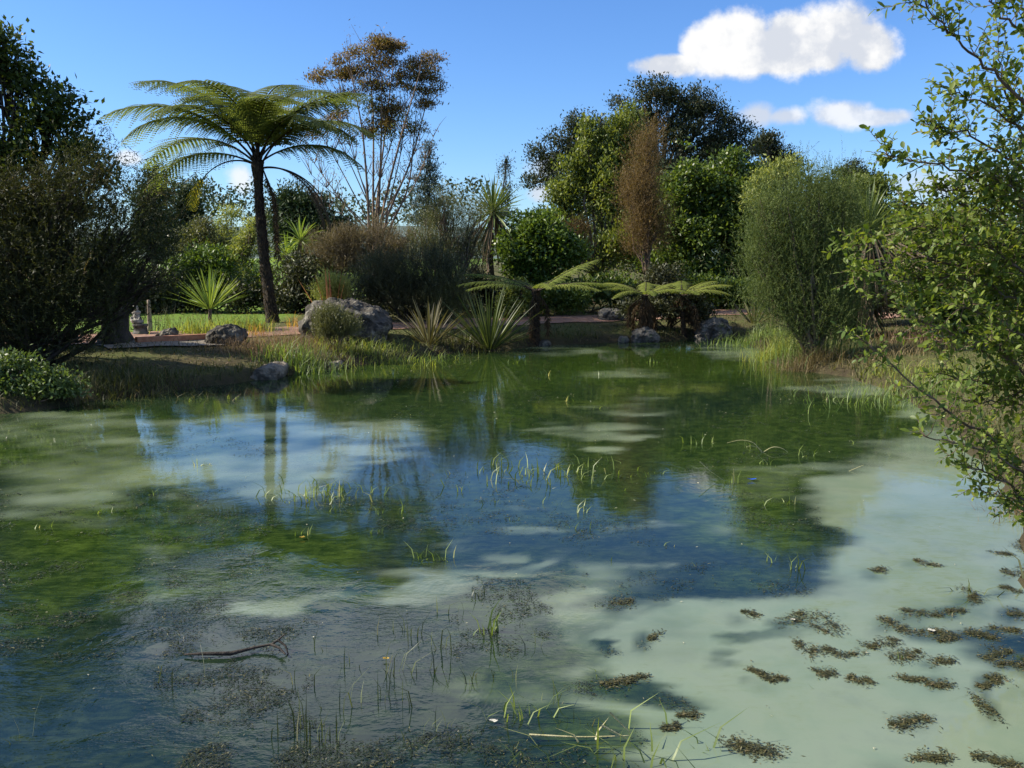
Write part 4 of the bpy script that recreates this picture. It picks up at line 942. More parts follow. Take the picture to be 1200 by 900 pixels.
# ------------------------------------------------------------------ statue and stump
def lathe(profile, sides=20, wob=.0, seed=0):
    rg = np.random.default_rng(seed); V = []
    for (r, z) in profile:
        for a in np.linspace(0, 2 * np.pi, sides, endpoint=False):
            k = 1 + wob * (rg.random() - .5)
            V.append((r * k * math.cos(a), r * k * math.sin(a), z))
    n = len(profile); i = np.arange(n - 1)[:, None] * sides; j = np.arange(sides)[None, :]; j2 = (j + 1) % sides
    return np.array(V), np.stack([i + j, i + j2, i + sides + j2, i + sides + j], -1).reshape(-1, 4)
SB = place(165, 392); k = SB.y / FPX * .72
st = thing('statue', 'small pale stone seated figure on a dark plinth beside the stump', 'statue', SB)
V, F = lathe([(0, 0), (13 * k, 0), (13 * k, 3 * k), (11 * k, 4 * k), (10 * k, 12 * k), (12 * k, 14 * k), (12 * k, 17 * k), (0, 17.1 * k)], 16, .06)
obj('plinth', mesh_from('plinth', V, F, M['rock_dark']), st)
bm = bmesh.new()
def blob(bm, c, r, sub=3):
    q = bmesh.ops.create_icosphere(bm, subdivisions=sub, radius=1)
    for v in q['verts']: v.co = Vector((v.co.x * r[0], v.co.y * r[1], v.co.z * r[2])) * k + Vector(c) * k
for c, rr_ in (((0, 0, 21), (10, 9, 5)), ((-1, 0, 29), (6.5, 5.5, 8)), ((-1, 0, 36), (7.5, 5, 3.5)), ((-1.5, -1, 43), (4.6, 4.8, 5.6)), ((-1.5, 0, 48.5), (2.4, 2.4, 2)), ((5.5, -3, 25), (3, 3.4, 5)), ((-7.5, -3, 25), (3, 3.4, 5)), ((-1, -5, 23), (8, 4, 2.8))):
    blob(bm, c, rr_)
me = bpy.data.meshes.new('figure'); bm.to_mesh(me); me.materials.append(M['statue'])
for p in me.polygons: p.use_smooth = True
fo = obj('figure', me, st); fo.location = (-w_of(3, SB.y), 0, 0)
md = fo.modifiers.new('remesh', 'REMESH'); md.mode = 'VOXEL'; md.voxel_size = .9 * k; md.use_smooth_shade = True
UB = place(136, 402); k2 = UB.y / FPX
V, F = lathe([(0, -4 * k2), (24 * k2, -4 * k2), (19 * k2, 4 * k2), (15 * k2, 14 * k2), (15 * k2, 30 * k2), (17 * k2, 46 * k2), (19 * k2, 58 * k2), (16 * k2, 66 * k2), (9 * k2, 70 * k2), (0, 71 * k2)], 28, .16, 4)
stp = thing('tree_stump', 'broad dark rounded stump standing in shade beside the statue', 'stump', UB)
obj('trunk', mesh_from('trunk', V, F, M['stump'], smooth=True), stp)
fm_, _f, rn = clump_leaves(np.c_[RNG.normal(size=(40, 2)) * 9 * k2, np.full(40, 66 * k2)], np.tile([0, 0, 1.0], (40, 1)), 12, .05, .06, .02)
obj('moss', mesh_from('moss', fm_, _f, M['grass_dead'], rn), stp, kind='stuff')
V, F = lathe([(0, -.05), (.05, -.05), (.05, .1), (.038, w_of(30, SB.y)), (.03, w_of(38, SB.y)), (0, w_of(38.2, SB.y))], 10, .2, 9)
tag(obj('post', mesh_from('post', V, F, M['bark_pale'], smooth=True), loc=place(176, 388)), 'thin pale stake standing behind the statue', 'stake')
V, F = lathe([(0, -.05), (.05, -.05), (.045, .1), (.04, w_of(22, YF)), (.02, w_of(29, YF)), (0, w_of(29.5, YF))], 10, .25, 12)

# ------------------------------------------------------------------ grasses
def blades(P, H, Wd, lean=.35, tip=.25, n_seg=2, dirs=None):
    """bent tapering blades: P (n,3), H (n,)"""
    n = len(P); a = RNG.random(n) * 2 * np.pi
    d = np.c_[np.cos(a), np.sin(a), np.zeros(n)] if dirs is None else dirs
    H = np.broadcast_to(H, n).astype(float)[:, None]; ln = (RNG.random(n)[:, None] * lean)
    side = np.c_[-d[:, 1], d[:, 0], np.zeros(n)] * np.cos(RNG.random(n) * 3)[:, None] + d * .3
    side = norm(side); wd = np.broadcast_to(Wd, n)[:, None] * .5
    up = np.array([0, 0, 1.0])
    p1 = P + up * H * .55 + d * H * ln * .45
    p2 = P + up * H * (1 - ln * .35) + d * H * (ln * 1.15 + RNG.random(n)[:, None] * tip)
    V = np.stack([P - side * wd, P + side * wd, p1 + side * wd * .8, p1 - side * wd * .8, p2], 1).reshape(-1, 3)
    i = np.arange(n) * 5
    return V, [np.stack([i, i + 1, i + 2, i + 3], -1), np.stack([i + 3, i + 2, i + 4], -1)], np.repeat(RNG.random(n), 5)

# turf over the banks, thick by the water
cand = np.c_[RNG.uniform(-16, 14, 235000), RNG.uniform(3, 30, 235000), np.zeros(235000)]
d_ = shore_d(cand); pth = np.full(len(cand), 9.0)
for c in PATHC[::2]: pth = np.minimum(pth, np.hypot(cand[:, 0] - c[0], cand[:, 1] - c[1]))
Xc, Yc = px_of(cand)
gravel = (Xc > 150) & (Xc < 262) & (Yc > 399) & (Yc < 412)
dens = np.where(d_ < .5, 1.0, .42) * (fbm(cand, 1.1, 3, 63) > .33) * (np.abs(Xc - 600) < 1050)
ok = (d_ > .01) & (pth > .60 + .5 * RNG.random(len(cand))) & (RNG.random(len(cand)) < dens) & ~gravel
P = cand[ok]; dd_ = d_[ok]; P[:, 2] = terr(P) - .01
H = (.03 + .07 * RNG.random(len(P)) ** 2) * np.where(dd_ < .35, 2.0, 1.0) * (.6 + .9 * fbm(P, .8, 2, 8))
lawnm = (P[:, 1] > 17.3) & (P[:, 0] < -5.2); H = np.where(lawnm, H * .4, H)
V, F, rn = blades(P, H, .014, .8, .5)
tag(obj('grass', mesh_from('grass', V, F, M['grass'], rn)), 'rough grass covering the pond banks', 'grass', kind='stuff')

nl_ = 26000; lc = np.c_[RNG.uniform(-13, 12, nl_), RNG.uniform(5, 27, nl_), np.zeros(nl_)]
dl = shore_d(lc); lc = lc[(dl > .03) & (RNG.random(nl_) < np.where(dl < 1.2, .5, .3) * (fbm(lc, 1.2, 3, 71) > .42))]; nl_ = len(lc); lc[:, 2] = terr(lc) + .03 + .02 * RNG.random(nl_)
V, F = leaf_quads(lc, rand_dirs(nl_) * np.array([1, 1, .25]), rand_dirs(nl_) * .5 + np.array([0, 0, 1]), RNG.uniform(.03, .08, nl_), RNG.uniform(.012, .03, nl_))
tag(obj('leaf_litter', mesh_from('leaf_litter', V, F, M['grass_dead'], np.repeat(RNG.random(nl_), 4))), 'brown fallen leaf litter scattered over the banks and path', 'leaf litter', kind='stuff')

def tuft(name, label, cat, px, py, n, spread, H, mat, wd=.012, lean=.6, tip=.35, group=None, water=False, hj=.75, base=None):
    b = base or (ground(px, py) if water else place(px, py))
    Q = np.c_[RNG.normal(size=(n, 2)) * np.array([spread, spread * .6]), np.zeros(n)]
    if water: Q[:, 2] = -.03
    else: Q[:, 2] = terr(Q + np.array([b.x, b.y, 0])) - b.z - .02; Q[:, 2] = np.maximum(Q[:, 2], -.25)
    V, F, rn = blades(Q, w_of(H, b.y) * (1 - hj * RNG.random(n)), wd, lean, tip)
    o = thing(name, label, cat, b, group)
    obj('blades', mesh_from('blades', V, F, M[mat], rn), o, kind='stuff')
    return o
tuft('grass_clump', 'bright yellow-green tall grass under the lit cordyline', 'grass', 232, 392, 420, .34, 24, 'grass_yellow')
tuft('grass_clump', 'yellow-green arching grass between cordyline and fern trunk', 'grass', 285, 388, 420, .36, 28, 'grass_yellow')
tuft('grass_clump', 'orange-tipped grass clump at the foot of the tree fern', 'grass', 300, 394, 36, .12, 28, 'grass_orange')
tuft('grass_clump', 'small orange grass clump between fern trunk and boulder', 'grass', 344, 384, 30, .10, 24, 'grass_orange')
tuft('grass_clump', 'brown dead grass mound on the bank before the fern', 'grass', 308, 412, 900, .55, 26, 'grass_dead', .008, 1.1)
tuft('grass_clump', 'brown dead grass mound beside the boulder foot', 'grass', 345, 405, 700, .45, 24, 'grass_dead', .008, 1.1)
tuft('grass_clump', 'green water-edge grass clump beside the flat grey rock', 'grass', 352, 428, 520, .35, 34, 'grass_green', .012, .8)
tuft('grass_clump', 'yellowed bank grass in front of the boulder', 'grass', 425, 415, 620, .7, 24, 'grass_yellow', .01, 1.0)
tuft('grass_clump', 'short green bank grass between boulder and brown flax', 'grass', 465, 412, 420, .6, 18, 'grass_green', .01, 1.0)
tuft('grass_clump', 'dark bank grass between the two flax clumps', 'grass', 540, 408, 420, .5, 22, 'grass', .012, 1.0)
tuft('grass_clump', 'brown matted grass skirt at the foot of the feathery shrub', 'grass', 945, 430, 700, .30, 34, 'grass_tan', .008, 1.2)
tuft('grass_clump', 'yellow drooping grass at the water beside the feathery shrub', 'grass', 906, 418, 520, .28, 36, 'grass_yellow', .01, .9)
tuft('grass_clump', 'tall green rushes inside the foot of the feathery shrub', 'grass', 955, 418, 420, .45, 58, 'grass_green', .010, .35)
tuft('grass_clump', 'green grass on the bank between pond-edge rock and feathery shrub', 'grass', 885, 398, 500, .5, 26, 'grass_green', .012, .8)
tuft('grass_clump', 'brown tangled grass bank below the cabbage tree skirt', 'grass', 1050, 415, 500, .5, 22, 'grass_tan', .010, 1.2)
tuft('grass_clump', 'yellow-green grass along the pond corner under the branch', 'grass', 1040, 448, 900, .8, 20, 'grass_yellow', .010, 1.1)
tuft('grass_clump', 'green grass on the bank slope below the dark rock', 'grass', 1115, 452, 1100, .8, 24, 'grass_green', .010, 1.1)
tuft('grass_clump', 'brown dry grass beside the dark rock on the bank', 'grass', 1110, 400, 700, .7, 32, 'grass_dead', .010, 1.1)
tuft('grass_clump', 'dark rank grass in the shade below the stump', 'grass', 180, 452, 900, .7, 26, 'grass', .012, 1.0)
tuft('grass_clump', 'dark rank grass by the water under the tea-tree shrub', 'grass', 118, 466, 700, .55, 30, 'grass', .012, 1.0)
tuft('grass_clump', 'tall seeding dark grass stems behind the lit cordyline', 'grass', 205, 388, 160, .5, 40, 'grass', .008, .6)
sp_ = thing('flax_plant', 'upright red-orange spiky leaves behind the boulder peak', 'flax', base_at(388, 20.2))
rosette(sp_, (0, 0, 0), 8, w_of(62, 20.2), .05, M['red_spike'], (1, 16), (2, 12), r0=.15)

# ------------------------------------------------------------------ pond plants and litter
def sprig(px, py, Hpx, n, spread, mat, label=None, lean=.5, tip=.3, wpx=1.6, group='grass sprigs standing in the pond'):
    b = ground(px, py)
    return tuft('water_grass', label or {'pond_grass': 'thin green grass sprig standing in the pond water', 'pond_grass_dark': 'thin dark grass sprig standing in the pond water'}[mat], 'water grass', px, py, n, spread, Hpx, mat, w_of(wpx, b.y), lean, tip, None if label else group, True)
sprig(645, 556, 26, 110, .42, 'pond_grass', 'broad bright green grass clump spread in the middle of the pond', 1.0, .6)
sprig(372, 582, 30, 90, .26, 'pond_grass', 'leafy green grass clump standing at the edge of cloudy water', 1.0, .6)
sprig(575, 740, 56, 16, .05, 'pond_grass', 'tall leafy grass sprig on dark weed in the pond', .5, .4, 2.6)
sprig(612, 838, 48, 18, .07, 'pond_grass', 'bright grass sprig beside a white floating leaf', .8, .5, 2.4)
sprig(745, 880, 64, 22, .20, 'pond_grass', 'bright arching grass clump by the near weed bank', 1.2, .8, 3.2)
sprig(1140, 696, 34, 7, .05, 'pond_grass_dark', 'lone dark grass sprig on weed in milky water', 1.3, .8, 2.0)
sprig(660, 885, 40, 14, .16, 'pond_grass', 'bent yellowish grass blades lying over near dark weed', 1.6, 1.0, 2.8)
sprig(365, 860, 90, 15, .06, 'pond_grass_dark', 'tall dark sprig cluster rising from glossy dark water', .25, .2, 2.0)
for (px, py, h, n) in [(495, 655, 30, 8), (518, 656, 34, 8), (445, 602, 28, 7), (470, 600, 26, 6), (440, 625, 24, 8), (350, 628, 18, 5), (580, 545, 22, 6), (610, 610, 16, 4), (655, 590, 18, 4), (685, 600, 26, 8), (680, 620, 20, 6),
                       (770, 555, 18, 5), (805, 520, 20, 6), (830, 520, 20, 6), (862, 566, 26, 9), (880, 525, 30, 8), (905, 545, 20, 6), (945, 535, 22, 6), (905, 590, 22, 7), (925, 590, 20, 6), (935, 668, 34, 7), (908, 660, 20, 5),
                       (785, 640, 16, 5), (810, 665, 14, 5), (710, 660, 14, 4), (575, 590, 18, 5), (545, 575, 16, 4), (520, 420, 16, 10), (610, 425, 10, 6), (640, 440, 12, 7), (700, 440, 10, 6), (760, 425, 10, 6), (665, 470, 12, 7), (700, 480, 10, 5),
                       (230, 470, 14, 6), (270, 468, 12, 5), (120, 600, 16, 5), (45, 620, 16, 4), (235, 545, 20, 9), (180, 580, 16, 5), (390, 600, 20, 6), (950, 810, 22, 3), (1060, 770, 28, 3), (700, 790, 26, 5), (820, 880, 30, 4), (975, 470, 10, 6), (1000, 520, 10, 5)]:
    sprig(px, py, h, n, w_of(7, ground(px, py).y), 'pond_grass', wpx=1.5, lean=.6, tip=.4)
for (px, py, h, n) in [(480, 745, 40, 8), (450, 790, 60, 9), (500, 790, 70, 8), (430, 820, 60, 8), (545, 800, 46, 8), (540, 870, 40, 10), (385, 870, 60, 8), (510, 850, 40, 7), (200, 800, 60, 3), (225, 790, 46, 3), (25, 870, 70, 4), (640, 820, 40, 8), (560, 700, 24, 6), (470, 870, 40, 6), (410, 780, 50, 6), (590, 880, 30, 8), (350, 800, 50, 5), (660, 845, 30, 6), (400, 830, 70, 5), (455, 740, 34, 5), (520, 760, 60, 5), (465, 830, 60, 4), (375, 760, 40, 4), (330, 860, 60, 4), (525, 720, 40, 5), (490, 880, 50, 6), (590, 790, 40, 5), (620, 760, 40, 4), (690, 850, 40, 6)]:
    sprig(px, py, h, n, w_of(12, ground(px, py).y), 'pond_grass_dark', wpx=1.5, lean=.45, tip=.4)

def arch(px, py, pts, label):
    b = ground(px, py); T = Tubes()
    for pp in pts:
        P = np.array([list(at(x, y, b.y) - b) for x, y in pp]); u = np.linspace(0, 1, 14); tt = np.linspace(0, 1, len(P))
        C_ = np.c_[[np.interp(u, tt, P[:, i]) for i in range(3)]].T
        for _ in range(3): C_[1:-1] = (C_[:-2] + 2 * C_[1:-1] + C_[2:]) / 4
        T.add(C_, taper(.0045, .0015, 14), 4)
    tag(obj('water_grass', T.mesh('water_grass', M['straw']), loc=b), label, 'water grass')
M['straw'] = solid_mat('straw', (.28, .26, .12), (.44, .40, .22), 15)
arch(893, 530, [[(893, 531), (884, 518), (868, 515), (852, 519)], [(893, 531), (905, 523), (918, 525), (932, 538)], [(894, 531), (890, 525), (880, 522), (874, 524)]], 'pale arching grass blades bowed over green pond weed')
arch(845, 562, [[(820, 541), (832, 552), (848, 563)]], 'pale bent straw stem lying on weed near the blue scrap')
arch(700, 868, [[(620, 861), (680, 864), (740, 862)], [(705, 850), (735, 866), (775, 888)], [(715, 835), (725, 845), (740, 860)]], 'long yellow straw blades fallen over the near weed bank')
arch(1000, 552, [[(985, 558), (995, 552), (1012, 545)]], 'short brown stem poking from green water by the milky edge')

# floating dark branch
b = ground(275, 766); T = Tubes()
P = np.array([list(ground(x, y, z) - b) for x, y, z in [(216, 767, .012), (240, 766, .02), (270, 766, .018), (298, 759, .02), (318, 755, .03), (326, 750, .05), (334, 743, .09)]])
T.add(P, [.004, .009, .011, .007, .006, .005, .003], 7)
q = P[4]; T.add(np.array([q, q + [.05, -.04, .0], q + [.09, -.09, -.01]]), [.008, .006, .004], 5)
q = P[5]; T.add(np.array([q, q + [.04, -.02, -.02], q + [.06, -.05, -.05]]), [.007, .005, .003], 5)
tag(obj('floating_branch', T.mesh('floating_branch', M['stick']), loc=b), 'thin dark forked branch floating on glossy water', 'branch')

def flake(name, label, cat, px, py, wpx, mat, hp=.4):
    b = ground(px, py, .012); w = w_of(wpx, b.y); bm = bmesh.new(); n = 10
    rim = [Vector((math.cos(a) * w * .5 * random.uniform(.75, 1.1), math.sin(a) * w * .34 * random.uniform(.7, 1.1), random.uniform(.1, .5) * w * hp)) for a in np.linspace(0, 2 * math.pi, n, endpoint=False)]
    c = bm.verts.new((0, 0, 0)); vs = [bm.verts.new(v) for v in rim]
    for i in range(n): bm.faces.new((c, vs[i], vs[(i + 1) % n]))
    q = bmesh.ops.solidify(bm, geom=bm.faces[:], thickness=.004)
    me = bpy.data.meshes.new(name); bm.to_mesh(me); me.materials.append(M[mat])
    return tag(obj(name, me, loc=b), label, cat)
flake('plastic_scrap', 'bright blue plastic scrap floating on green weed', 'litter', 881, 562, 12, 'blue_plastic')
flake('fallen_leaf', 'small white fallen leaf floating on dark water', 'leaf', 578, 845, 12, 'leaf_white')
flake('fallen_leaf', 'small yellow fallen leaf floating among dark sprigs', 'leaf', 452, 772, 9, 'leaf_yellow')
flake('fallen_leaf', 'tiny orange fallen leaf floating near the leafy grass clump', 'leaf', 354, 630, 8, 'leaf_yellow')
flake('fallen_leaf', 'tiny pale fallen leaf floating at the milky water margin', 'leaf', 929, 726, 8, 'leaf_white')
flake('fallen_leaf', 'cream fallen leaf resting on a weed clump in milky water', 'leaf', 1091, 739, 11, 'leaf_white')

def weed_clump(px, py, rx, ry, n=150, ang=None):
    b = ground(px, py, 0); a = w_of(rx, b.y); c = abs(ground(px, py - ry).y - ground(px, py + ry).y) * .5
    ang = RNG.uniform(-.5, .3) if ang is None else ang
    m_ = 9; cc = np.cumsum(np.c_[RNG.normal(.22, .16, m_) * a, RNG.normal(size=m_) * c * .42], 0); cc -= cc.mean(0)
    k = RNG.integers(0, m_, n); Q = cc[k] + RNG.normal(size=(n, 2)) * np.array([a * .26, c * .40]) * RNG.uniform(.3, 1.5, m_)[k][:, None]
    ca, sa = math.cos(ang), math.sin(ang); Q = Q @ np.array([[ca, sa], [-sa, ca]])
    Q = np.c_[Q, RNG.random(n) * .008]
    V, F = leaf_quads(Q, rand_dirs(n) * np.array([1, .8, .10]), rand_dirs(n) * .3 + np.array([0, 0, 1]), RNG.uniform(.006, .026, n), RNG.uniform(.003, .008, n))
    V[:, 2] = np.maximum(V[:, 2], .001)
    own = {(880, 877): 'widest ragged weed clump on milky water near the fallen straw blades', (1093, 741): 'dark weed clump with a cream fallen leaf resting on it',
           (1140, 699): 'dark weed clump with a lone grass sprig growing out of it', (1155, 830): 'thin weed strand lying end-on in the milky water', (886, 787): 'tiny weed scrap beside a larger weed clump'}.get((px, py))
    o = thing('weed_clump', own or 'small dark weed clump floating on the milky water', 'pond weed', b, 'weed clumps on the milky water')
    obj('weed', mesh_from('weed', V, F, M['weed'], np.repeat(RNG.random(n), 4)), o, kind='stuff')
for (px, py, rx, ry) in CLUMPS:
    weed_clump(px, py, rx, ry, int(110 + rx * 20))

# floating pondweed fragments over the dark weed beds
n = 200000
pxs = RNG.uniform(-40, 1240, n); pys = 405 + 500 * RNG.random(n) ** .8
r0 = np.array([list(px_ray(0, 0))]); c_, s_ = math.cos(PITCH), math.sin(PITCH)
vx = (pxs - 600) / FPX; vz = -(pys - 450) / FPX
Rx, Ry, Rz = vx, c_ + vz * s_, -s_ + vz * c_
tt = -CAM_H / Rz; P = np.c_[Rx * tt, Ry * tt, np.zeros(n)]
ri = np.clip(np.searchsorted(rr, np.hypot(P[:, 0], P[:, 1])), 0, nr - 1); ai = np.clip(((np.arctan2(P[:, 0], P[:, 1]) - aa[0]) / (aa[1] - aa[0])).astype(int), 0, na_ - 1)
ml = milk[ri * na_ + ai]; gr_ = green[ri * na_ + ai]
pat = fbm(P, 1.6, 4, 91); pat2 = fbm(P, 6, 3, 93)
keep = (shore_d(P) < -.05) & (ml < .30) & (RNG.random(n) < np.clip((pat - .46) * 7, 0, 1) * np.clip((pat2 - .44) * 7, .03, 1))
P = P[keep]; n = len(P); dist = np.hypot(P[:, 0], P[:, 1])
V, F = leaf_quads(P + np.c_[np.zeros((n, 2)), RNG.random(n) * .008 + .003], rand_dirs(n) * np.array([1, 1, .12]), rand_dirs(n) * .25 + np.array([0, 0, 1]), RNG.uniform(.006, .024, n) * (.6 + dist / 8), RNG.uniform(.0025, .006, n) * (.6 + dist / 8))
V[:, 2] = np.maximum(V[:, 2], .0015)
tag(obj('pondweed', mesh_from('pondweed', V, F, M['weed_green'], np.repeat(RNG.random(n), 4))), 'fine floating pondweed fragments scattered over the water', 'pondweed', kind='stuff')

# ------------------------------------------------------------------ near overhanging shrub
def near_shrub():
    b = Vector((4.05, 5.6, 0)); b.z = tz(b.x, b.y)
    r = thing('shrub', 'leafy overhanging shrub with small glossy oval leaves and reddening tips', 'shrub', b)
    B = [([(1280, 200), (1200, 118), (1160, 82), (1120, 42), (1072, 2)], 5.0, 4.5, .012, .55),
         ([(1270, 60), (1200, 40), (1165, 10), (1150, -30)], 5.1, 4.7, .010, .35),
         ([(1285, 300), (1190, 235), (1120, 196), (1040, 182)], 5.4, 4.8, .011, .7),
         ([(1270, 240), (1190, 190), (1140, 160), (1088, 146)], 5.2, 4.8, .009, .7),
         ([(1270, 170), (1190, 150), (1150, 120), (1112, 105)], 5.3, 5.0, .008, .5),
         ([(1285, 330), (1180, 280), (1090, 262), (985, 292)], 5.8, 5.4, .014, 1.1),
         ([(1285, 380), (1180, 330), (1080, 300), (1000, 318)], 5.6, 5.0, .013, 1.1),
         ([(1285, 350), (1190, 262), (1120, 235), (1060, 240)], 6.0, 5.6, .013, 1.2),
         ([(1285, 420), (1190, 380), (1120, 330), (1040, 345)], 5.7, 5.4, .012, 1.0),
         ([(1285, 470), (1190, 440), (1130, 400), (1075, 372)], 5.4, 5.0, .010, .6),
         ([(1290, 560), (1200, 545), (1160, 512), (1090, 470), (1010, 398)], 4.9, 4.4, .012, .6),
         ([(1290, 540), (1210, 480), (1160, 450), (1100, 438)], 5.3, 5.0, .009, .55),
         ([(1290, 600), (1210, 560), (1150, 525), (1085, 512)], 4.8, 4.4, .009, .35),
         ([(1290, 640), (1215, 600), (1165, 556), (1130, 546)], 4.8, 4.5, .009, .45),
         ([(1290, 660), (1215, 620), (1190, 585), (1150, 575)], 4.9, 4.6, .008, .4),
         ([(1285, 300), (1220, 210), (1180, 120), (1170, 60)], 5.4, 5.1, .010, .4),
         ([(1285, 440), (1215, 330), (1160, 290), (1110, 280)], 5.2, 4.9, .012, 1.1),
         ([(1285, 480), (1220, 410), (1180, 380), (1130, 360)], 5.2, 4.9, .012, 1.0),
         ([(1285, 400), (1230, 300), (1190, 220), (1150, 200)], 5.2, 4.9, .012, 1.1),
         ([(1290, 520), (1230, 470), (1190, 430), (1160, 400)], 5.0, 4.8, .012, 1.0), ([(1285, 400), (1180, 345), (1120, 322), (1050, 330)], 5.3, 5.1, .010, 1.1), ([(1285, 360), (1200, 300), (1130, 262), (1070, 268)], 5.5, 5.2, .010, 1.1), ([(1285, 460), (1220, 400), (1150, 385), (1100, 400)], 5.6, 5.3, .010, .9), ([(1285, 290), (1210, 240), (1160, 226), (1100, 222)], 5.6, 5.3, .010, 1.0), ([(1290, 500), (1230, 440), (1180, 470), (1130, 470)], 5.2, 5.0, .010, .8)]
    T = Tubes(); LP, LA, LN, LL, LR, LBr = [], [], [], [], [], []
    trunk_top = np.array([b.x - .1, b.y - .1, 2.2])
    for q in range(4):
        T.add(curve(np.array(list(b)) + RNG.normal(size=3) * np.array([.08, .08, 0]) - np.array([0, 0, .1]), trunk_top + RNG.normal(size=3) * .25, .1, 7, jit=.01), taper(.045, .010, 7), 6)
    BW = []
    for q in range(11):
        an = R(-35 + q * 25); e = trunk_top + np.array([math.cos(an) * RNG.uniform(.7, 1.2), math.sin(an) * RNG.uniform(.6, 1.1), RNG.uniform(-.7, .9)])
        BW.append(np.array([np.array(list(b)) + np.array([0, 0, .6 + .1 * q]), trunk_top * .7 + e * .3 - np.array([0, 0, .2]), (trunk_top + e) / 2 + np.array([0, 0, .1]), e]))
    for (pp, y0, y1, r0, dens_) in B + [(w_, 0, 0, .012, .5) for w_ in BW]:
        P = pp if isinstance(pp, np.ndarray) else np.array([list(at(x, y, y0 + (y1 - y0) * i / (len(pp) - 1))) for i, (x, y) in enumerate(pp)])
        u = np.linspace(0, 1, 20); tt = np.linspace(0, 1, len(P)); C_ = np.c_[[np.interp(u, tt, P[:, i]) for i in range(3)]].T
        for _ in range(3): C_[1:-1] = (C_[:-2] + 2 * C_[1:-1] + C_[2:]) / 4
        C_[1:-1] += RNG.normal(size=(18, 3)) * .008
        T.add(C_, taper(r0, .003, 20), 6)
        hb = np.array([b.x - .02 + RNG.normal() * .06, b.y + RNG.normal() * .06, min(max(C_[0][2] - .5, .45), 2.3)])
        T.add(curve(hb, C_[0], .12, 5), taper(r0 * 1.5, r0, 5), 5)
        nt = int(92 * dens_)
        for j in range(nt):
            u_ = RNG.uniform(.12, 1.0) if j > 3 else 1.0
            q = np.array([np.interp(u_, u, C_[:, i]) for i in range(3)]); td = norm(np.array([np.interp(min(u_ + .05, 1), u, C_[:, i]) - np.interp(u_ - .05, u, C_[:, i]) for i in range(3)]))
            d = norm(td * .6 + rand_dirs(1)[0] * .8 + np.array([0, 0, .25])); ln = RNG.uniform(.06, .30) * (1.15 - .5 * u_)
            if j == 0: d = td; ln = .1
            tw = curve(q, q + d * ln, .25, 5); T.add(tw, taper(.003, .0012, 5), 3)
            nl = max(5, int(ln / .015))
            for k_ in range(nl):
                v = .15 + .85 * (k_ + .5) / nl; w = np.array([np.interp(v, np.linspace(0, 1, 5), tw[:, i]) for i in range(3)])
                an = k_ * 2.4; e1 = norm(np.cross(d, [0.1, .2, 1])); e2 = np.cross(d, e1)
                la = norm(d * (.55 + .5 * (v > .9)) + (e1 * math.cos(an) + e2 * math.sin(an)) * .75 + RNG.normal(size=3) * .25)
                LP.append(w); LA.append(la); LN.append(norm(np.array([0, 0, 1.0]) + RNG.normal(size=3) * .5)); LL.append(RNG.uniform(.016, .048) if RNG.random() < .85 else RNG.uniform(.046, .056)); LR.append(RNG.random() * .93)
    LP, LA, LN, LL, LR = map(np.array, (LP, LA, LN, LL, LR))
    LA = norm(LA); S = norm(np.cross(LA, LN)); U = norm(np.cross(S, LA))
    prof = [(0, 0), (.22, .36), (.55, .5), (.82, .32), (1, 0)]
    def leaf_v(a, s, u_, L_):    # local leaf shape, folded along the midrib, tip bent down
        return a, s, u_, L_
    wid = .52
    loc = []     # (along, across, up)
    for (x, w) in prof: loc.append((x, 0, -.10 * x * x))
    for sg in (-1, 1):
        for (x, w) in prof[1:-1]: loc.append((x, sg * w * wid, .10 * w - .10 * x * x))
    loc = np.array(loc)
    fc4 = [(1, 2, 6, 5), (2, 3, 7, 6), (1, 8, 9, 2), (2, 9, 10, 3)]; fc3 = [(0, 1, 5), (3, 4, 7), (0, 8, 1), (3, 10, 4)]
    px_, py_ = px_of(LP)
    inview = (px_ > 960) & (px_ < 1210) & (py_ > -10) & (py_ < 620)
    dist = np.linalg.norm(LP - np.array([0, 0, CAM_H]), axis=1)
    score = np.where(inview, LL / dist, 0) * np.where((px_ < 1130) | (py_ < 200), 1.5, 1)
    pick = np.argsort(-score)[:300]; rest = np.setdiff1d(np.arange(len(LP)), pick)
    # 300 leaves as single parts, sharing a few leaf meshes
    lms = []
    for k_ in range(7):
        mat = M['near_leaf'] if k_ < 6 else M['near_leaf_brown']
        lms.append(mesh_from('leaf', loc, [np.array(fc4), np.array(fc3)], mat, np.full(len(loc), (k_ * .15) % .9)))
    bl = np.array(list(b))
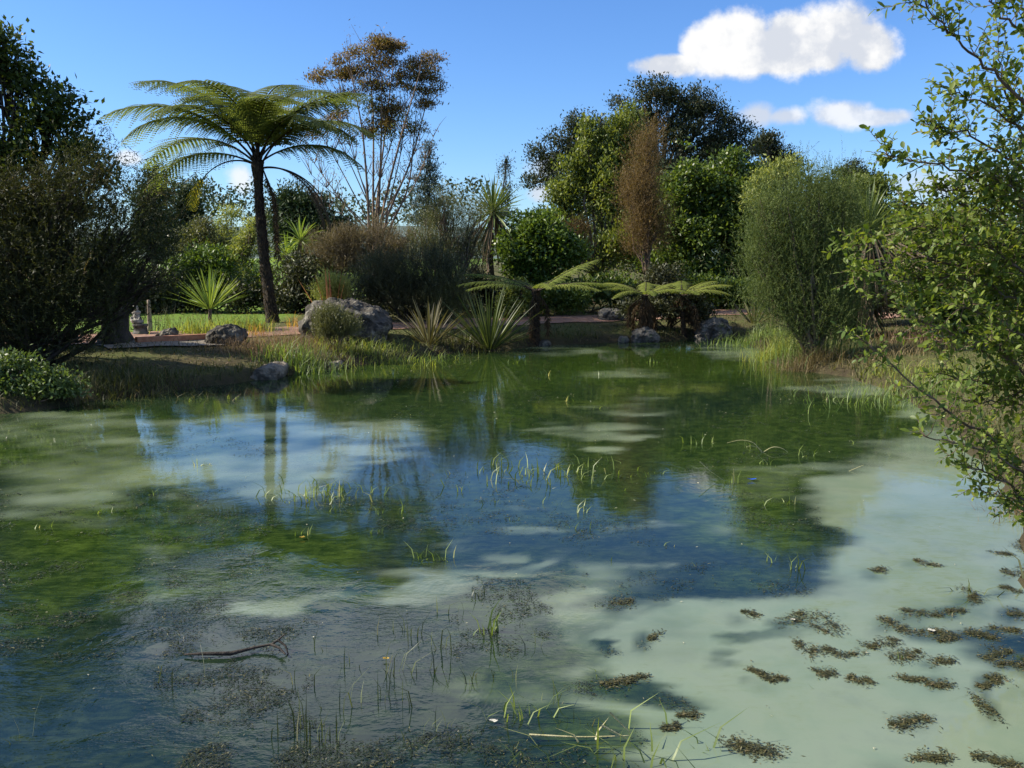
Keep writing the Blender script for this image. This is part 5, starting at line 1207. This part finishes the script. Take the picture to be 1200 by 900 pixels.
    for i in pick:
        o = bpy.data.objects.new('leaf', lms[6 if LR[i] > .92 else int(LR[i] * 6.3) % 6]); link(o, r)
        m_ = Matrix.Identity(4)
        for c in range(3): m_[c][0] = LA[i][c] * LL[i]; m_[c][1] = S[i][c] * LL[i]; m_[c][2] = U[i][c] * LL[i]; m_[c][3] = LP[i][c] - bl[c]
        o.matrix_local = m_
    n = len(rest); E = LL[rest][:, None, None]
    V = LP[rest][:, None, :] + E * (loc[None, :, 0:1] * LA[rest][:, None, :] + loc[None, :, 1:2] * S[rest][:, None, :] + loc[None, :, 2:3] * U[rest][:, None, :])
    off = (np.arange(n) * len(loc))[:, None, None]
    F4 = (np.array(fc4)[None] + off).reshape(-1, 4); F3 = (np.array(fc3)[None] + off).reshape(-1, 3)
    br = (LR[rest] > .93) & (fbm(LP[rest], 2, 2, 5) > .4)
    obj('foliage', mesh_from('foliage', V.reshape(-1, 3) - bl, [F4, F3], M['near_leaf'], np.repeat(LR[rest] * 1.0, len(loc))), r, kind='stuff')
    tm = T.mesh('branch', M['bark_brown']); tm.transform(Matrix.Translation(-b)); obj('branch', tm, r)
near_shrub()
# brown litter and dry stems at the foot of the near shrub
tuft('grass_clump', 'dry brown stems and litter at the foot of the overhanging shrub', 'grass', 1196, 600, 420, .22, 40, 'grass_dead', .006, 1.4)
nd_ = 900; dp = np.c_[RNG.uniform(-7, 5, nd_), 2.2 + 18 * RNG.random(nd_) ** 1.6, np.full(nd_, .006)]
dp = dp[(shore_d(dp) < -.1) & (fbm(dp, .7, 3, 44) > .46)]; nd_ = len(dp)
V, F = leaf_quads(dp, rand_dirs(nd_) * np.array([1, 1, .2]), rand_dirs(nd_) * .3 + np.array([0, 0, 1]), RNG.uniform(.008, .022, nd_) * (.7 + dp[:, 1] / 12), RNG.uniform(.004, .010, nd_) * (.7 + dp[:, 1] / 12))
V[:, 2] = np.maximum(V[:, 2], .002)
tag(obj('floating_debris', mesh_from('floating_debris', V, F, M['pale_bits'], np.repeat(RNG.random(nd_), 4))), 'tiny pale seed husks and petals floating on the pond', 'debris', kind='stuff')
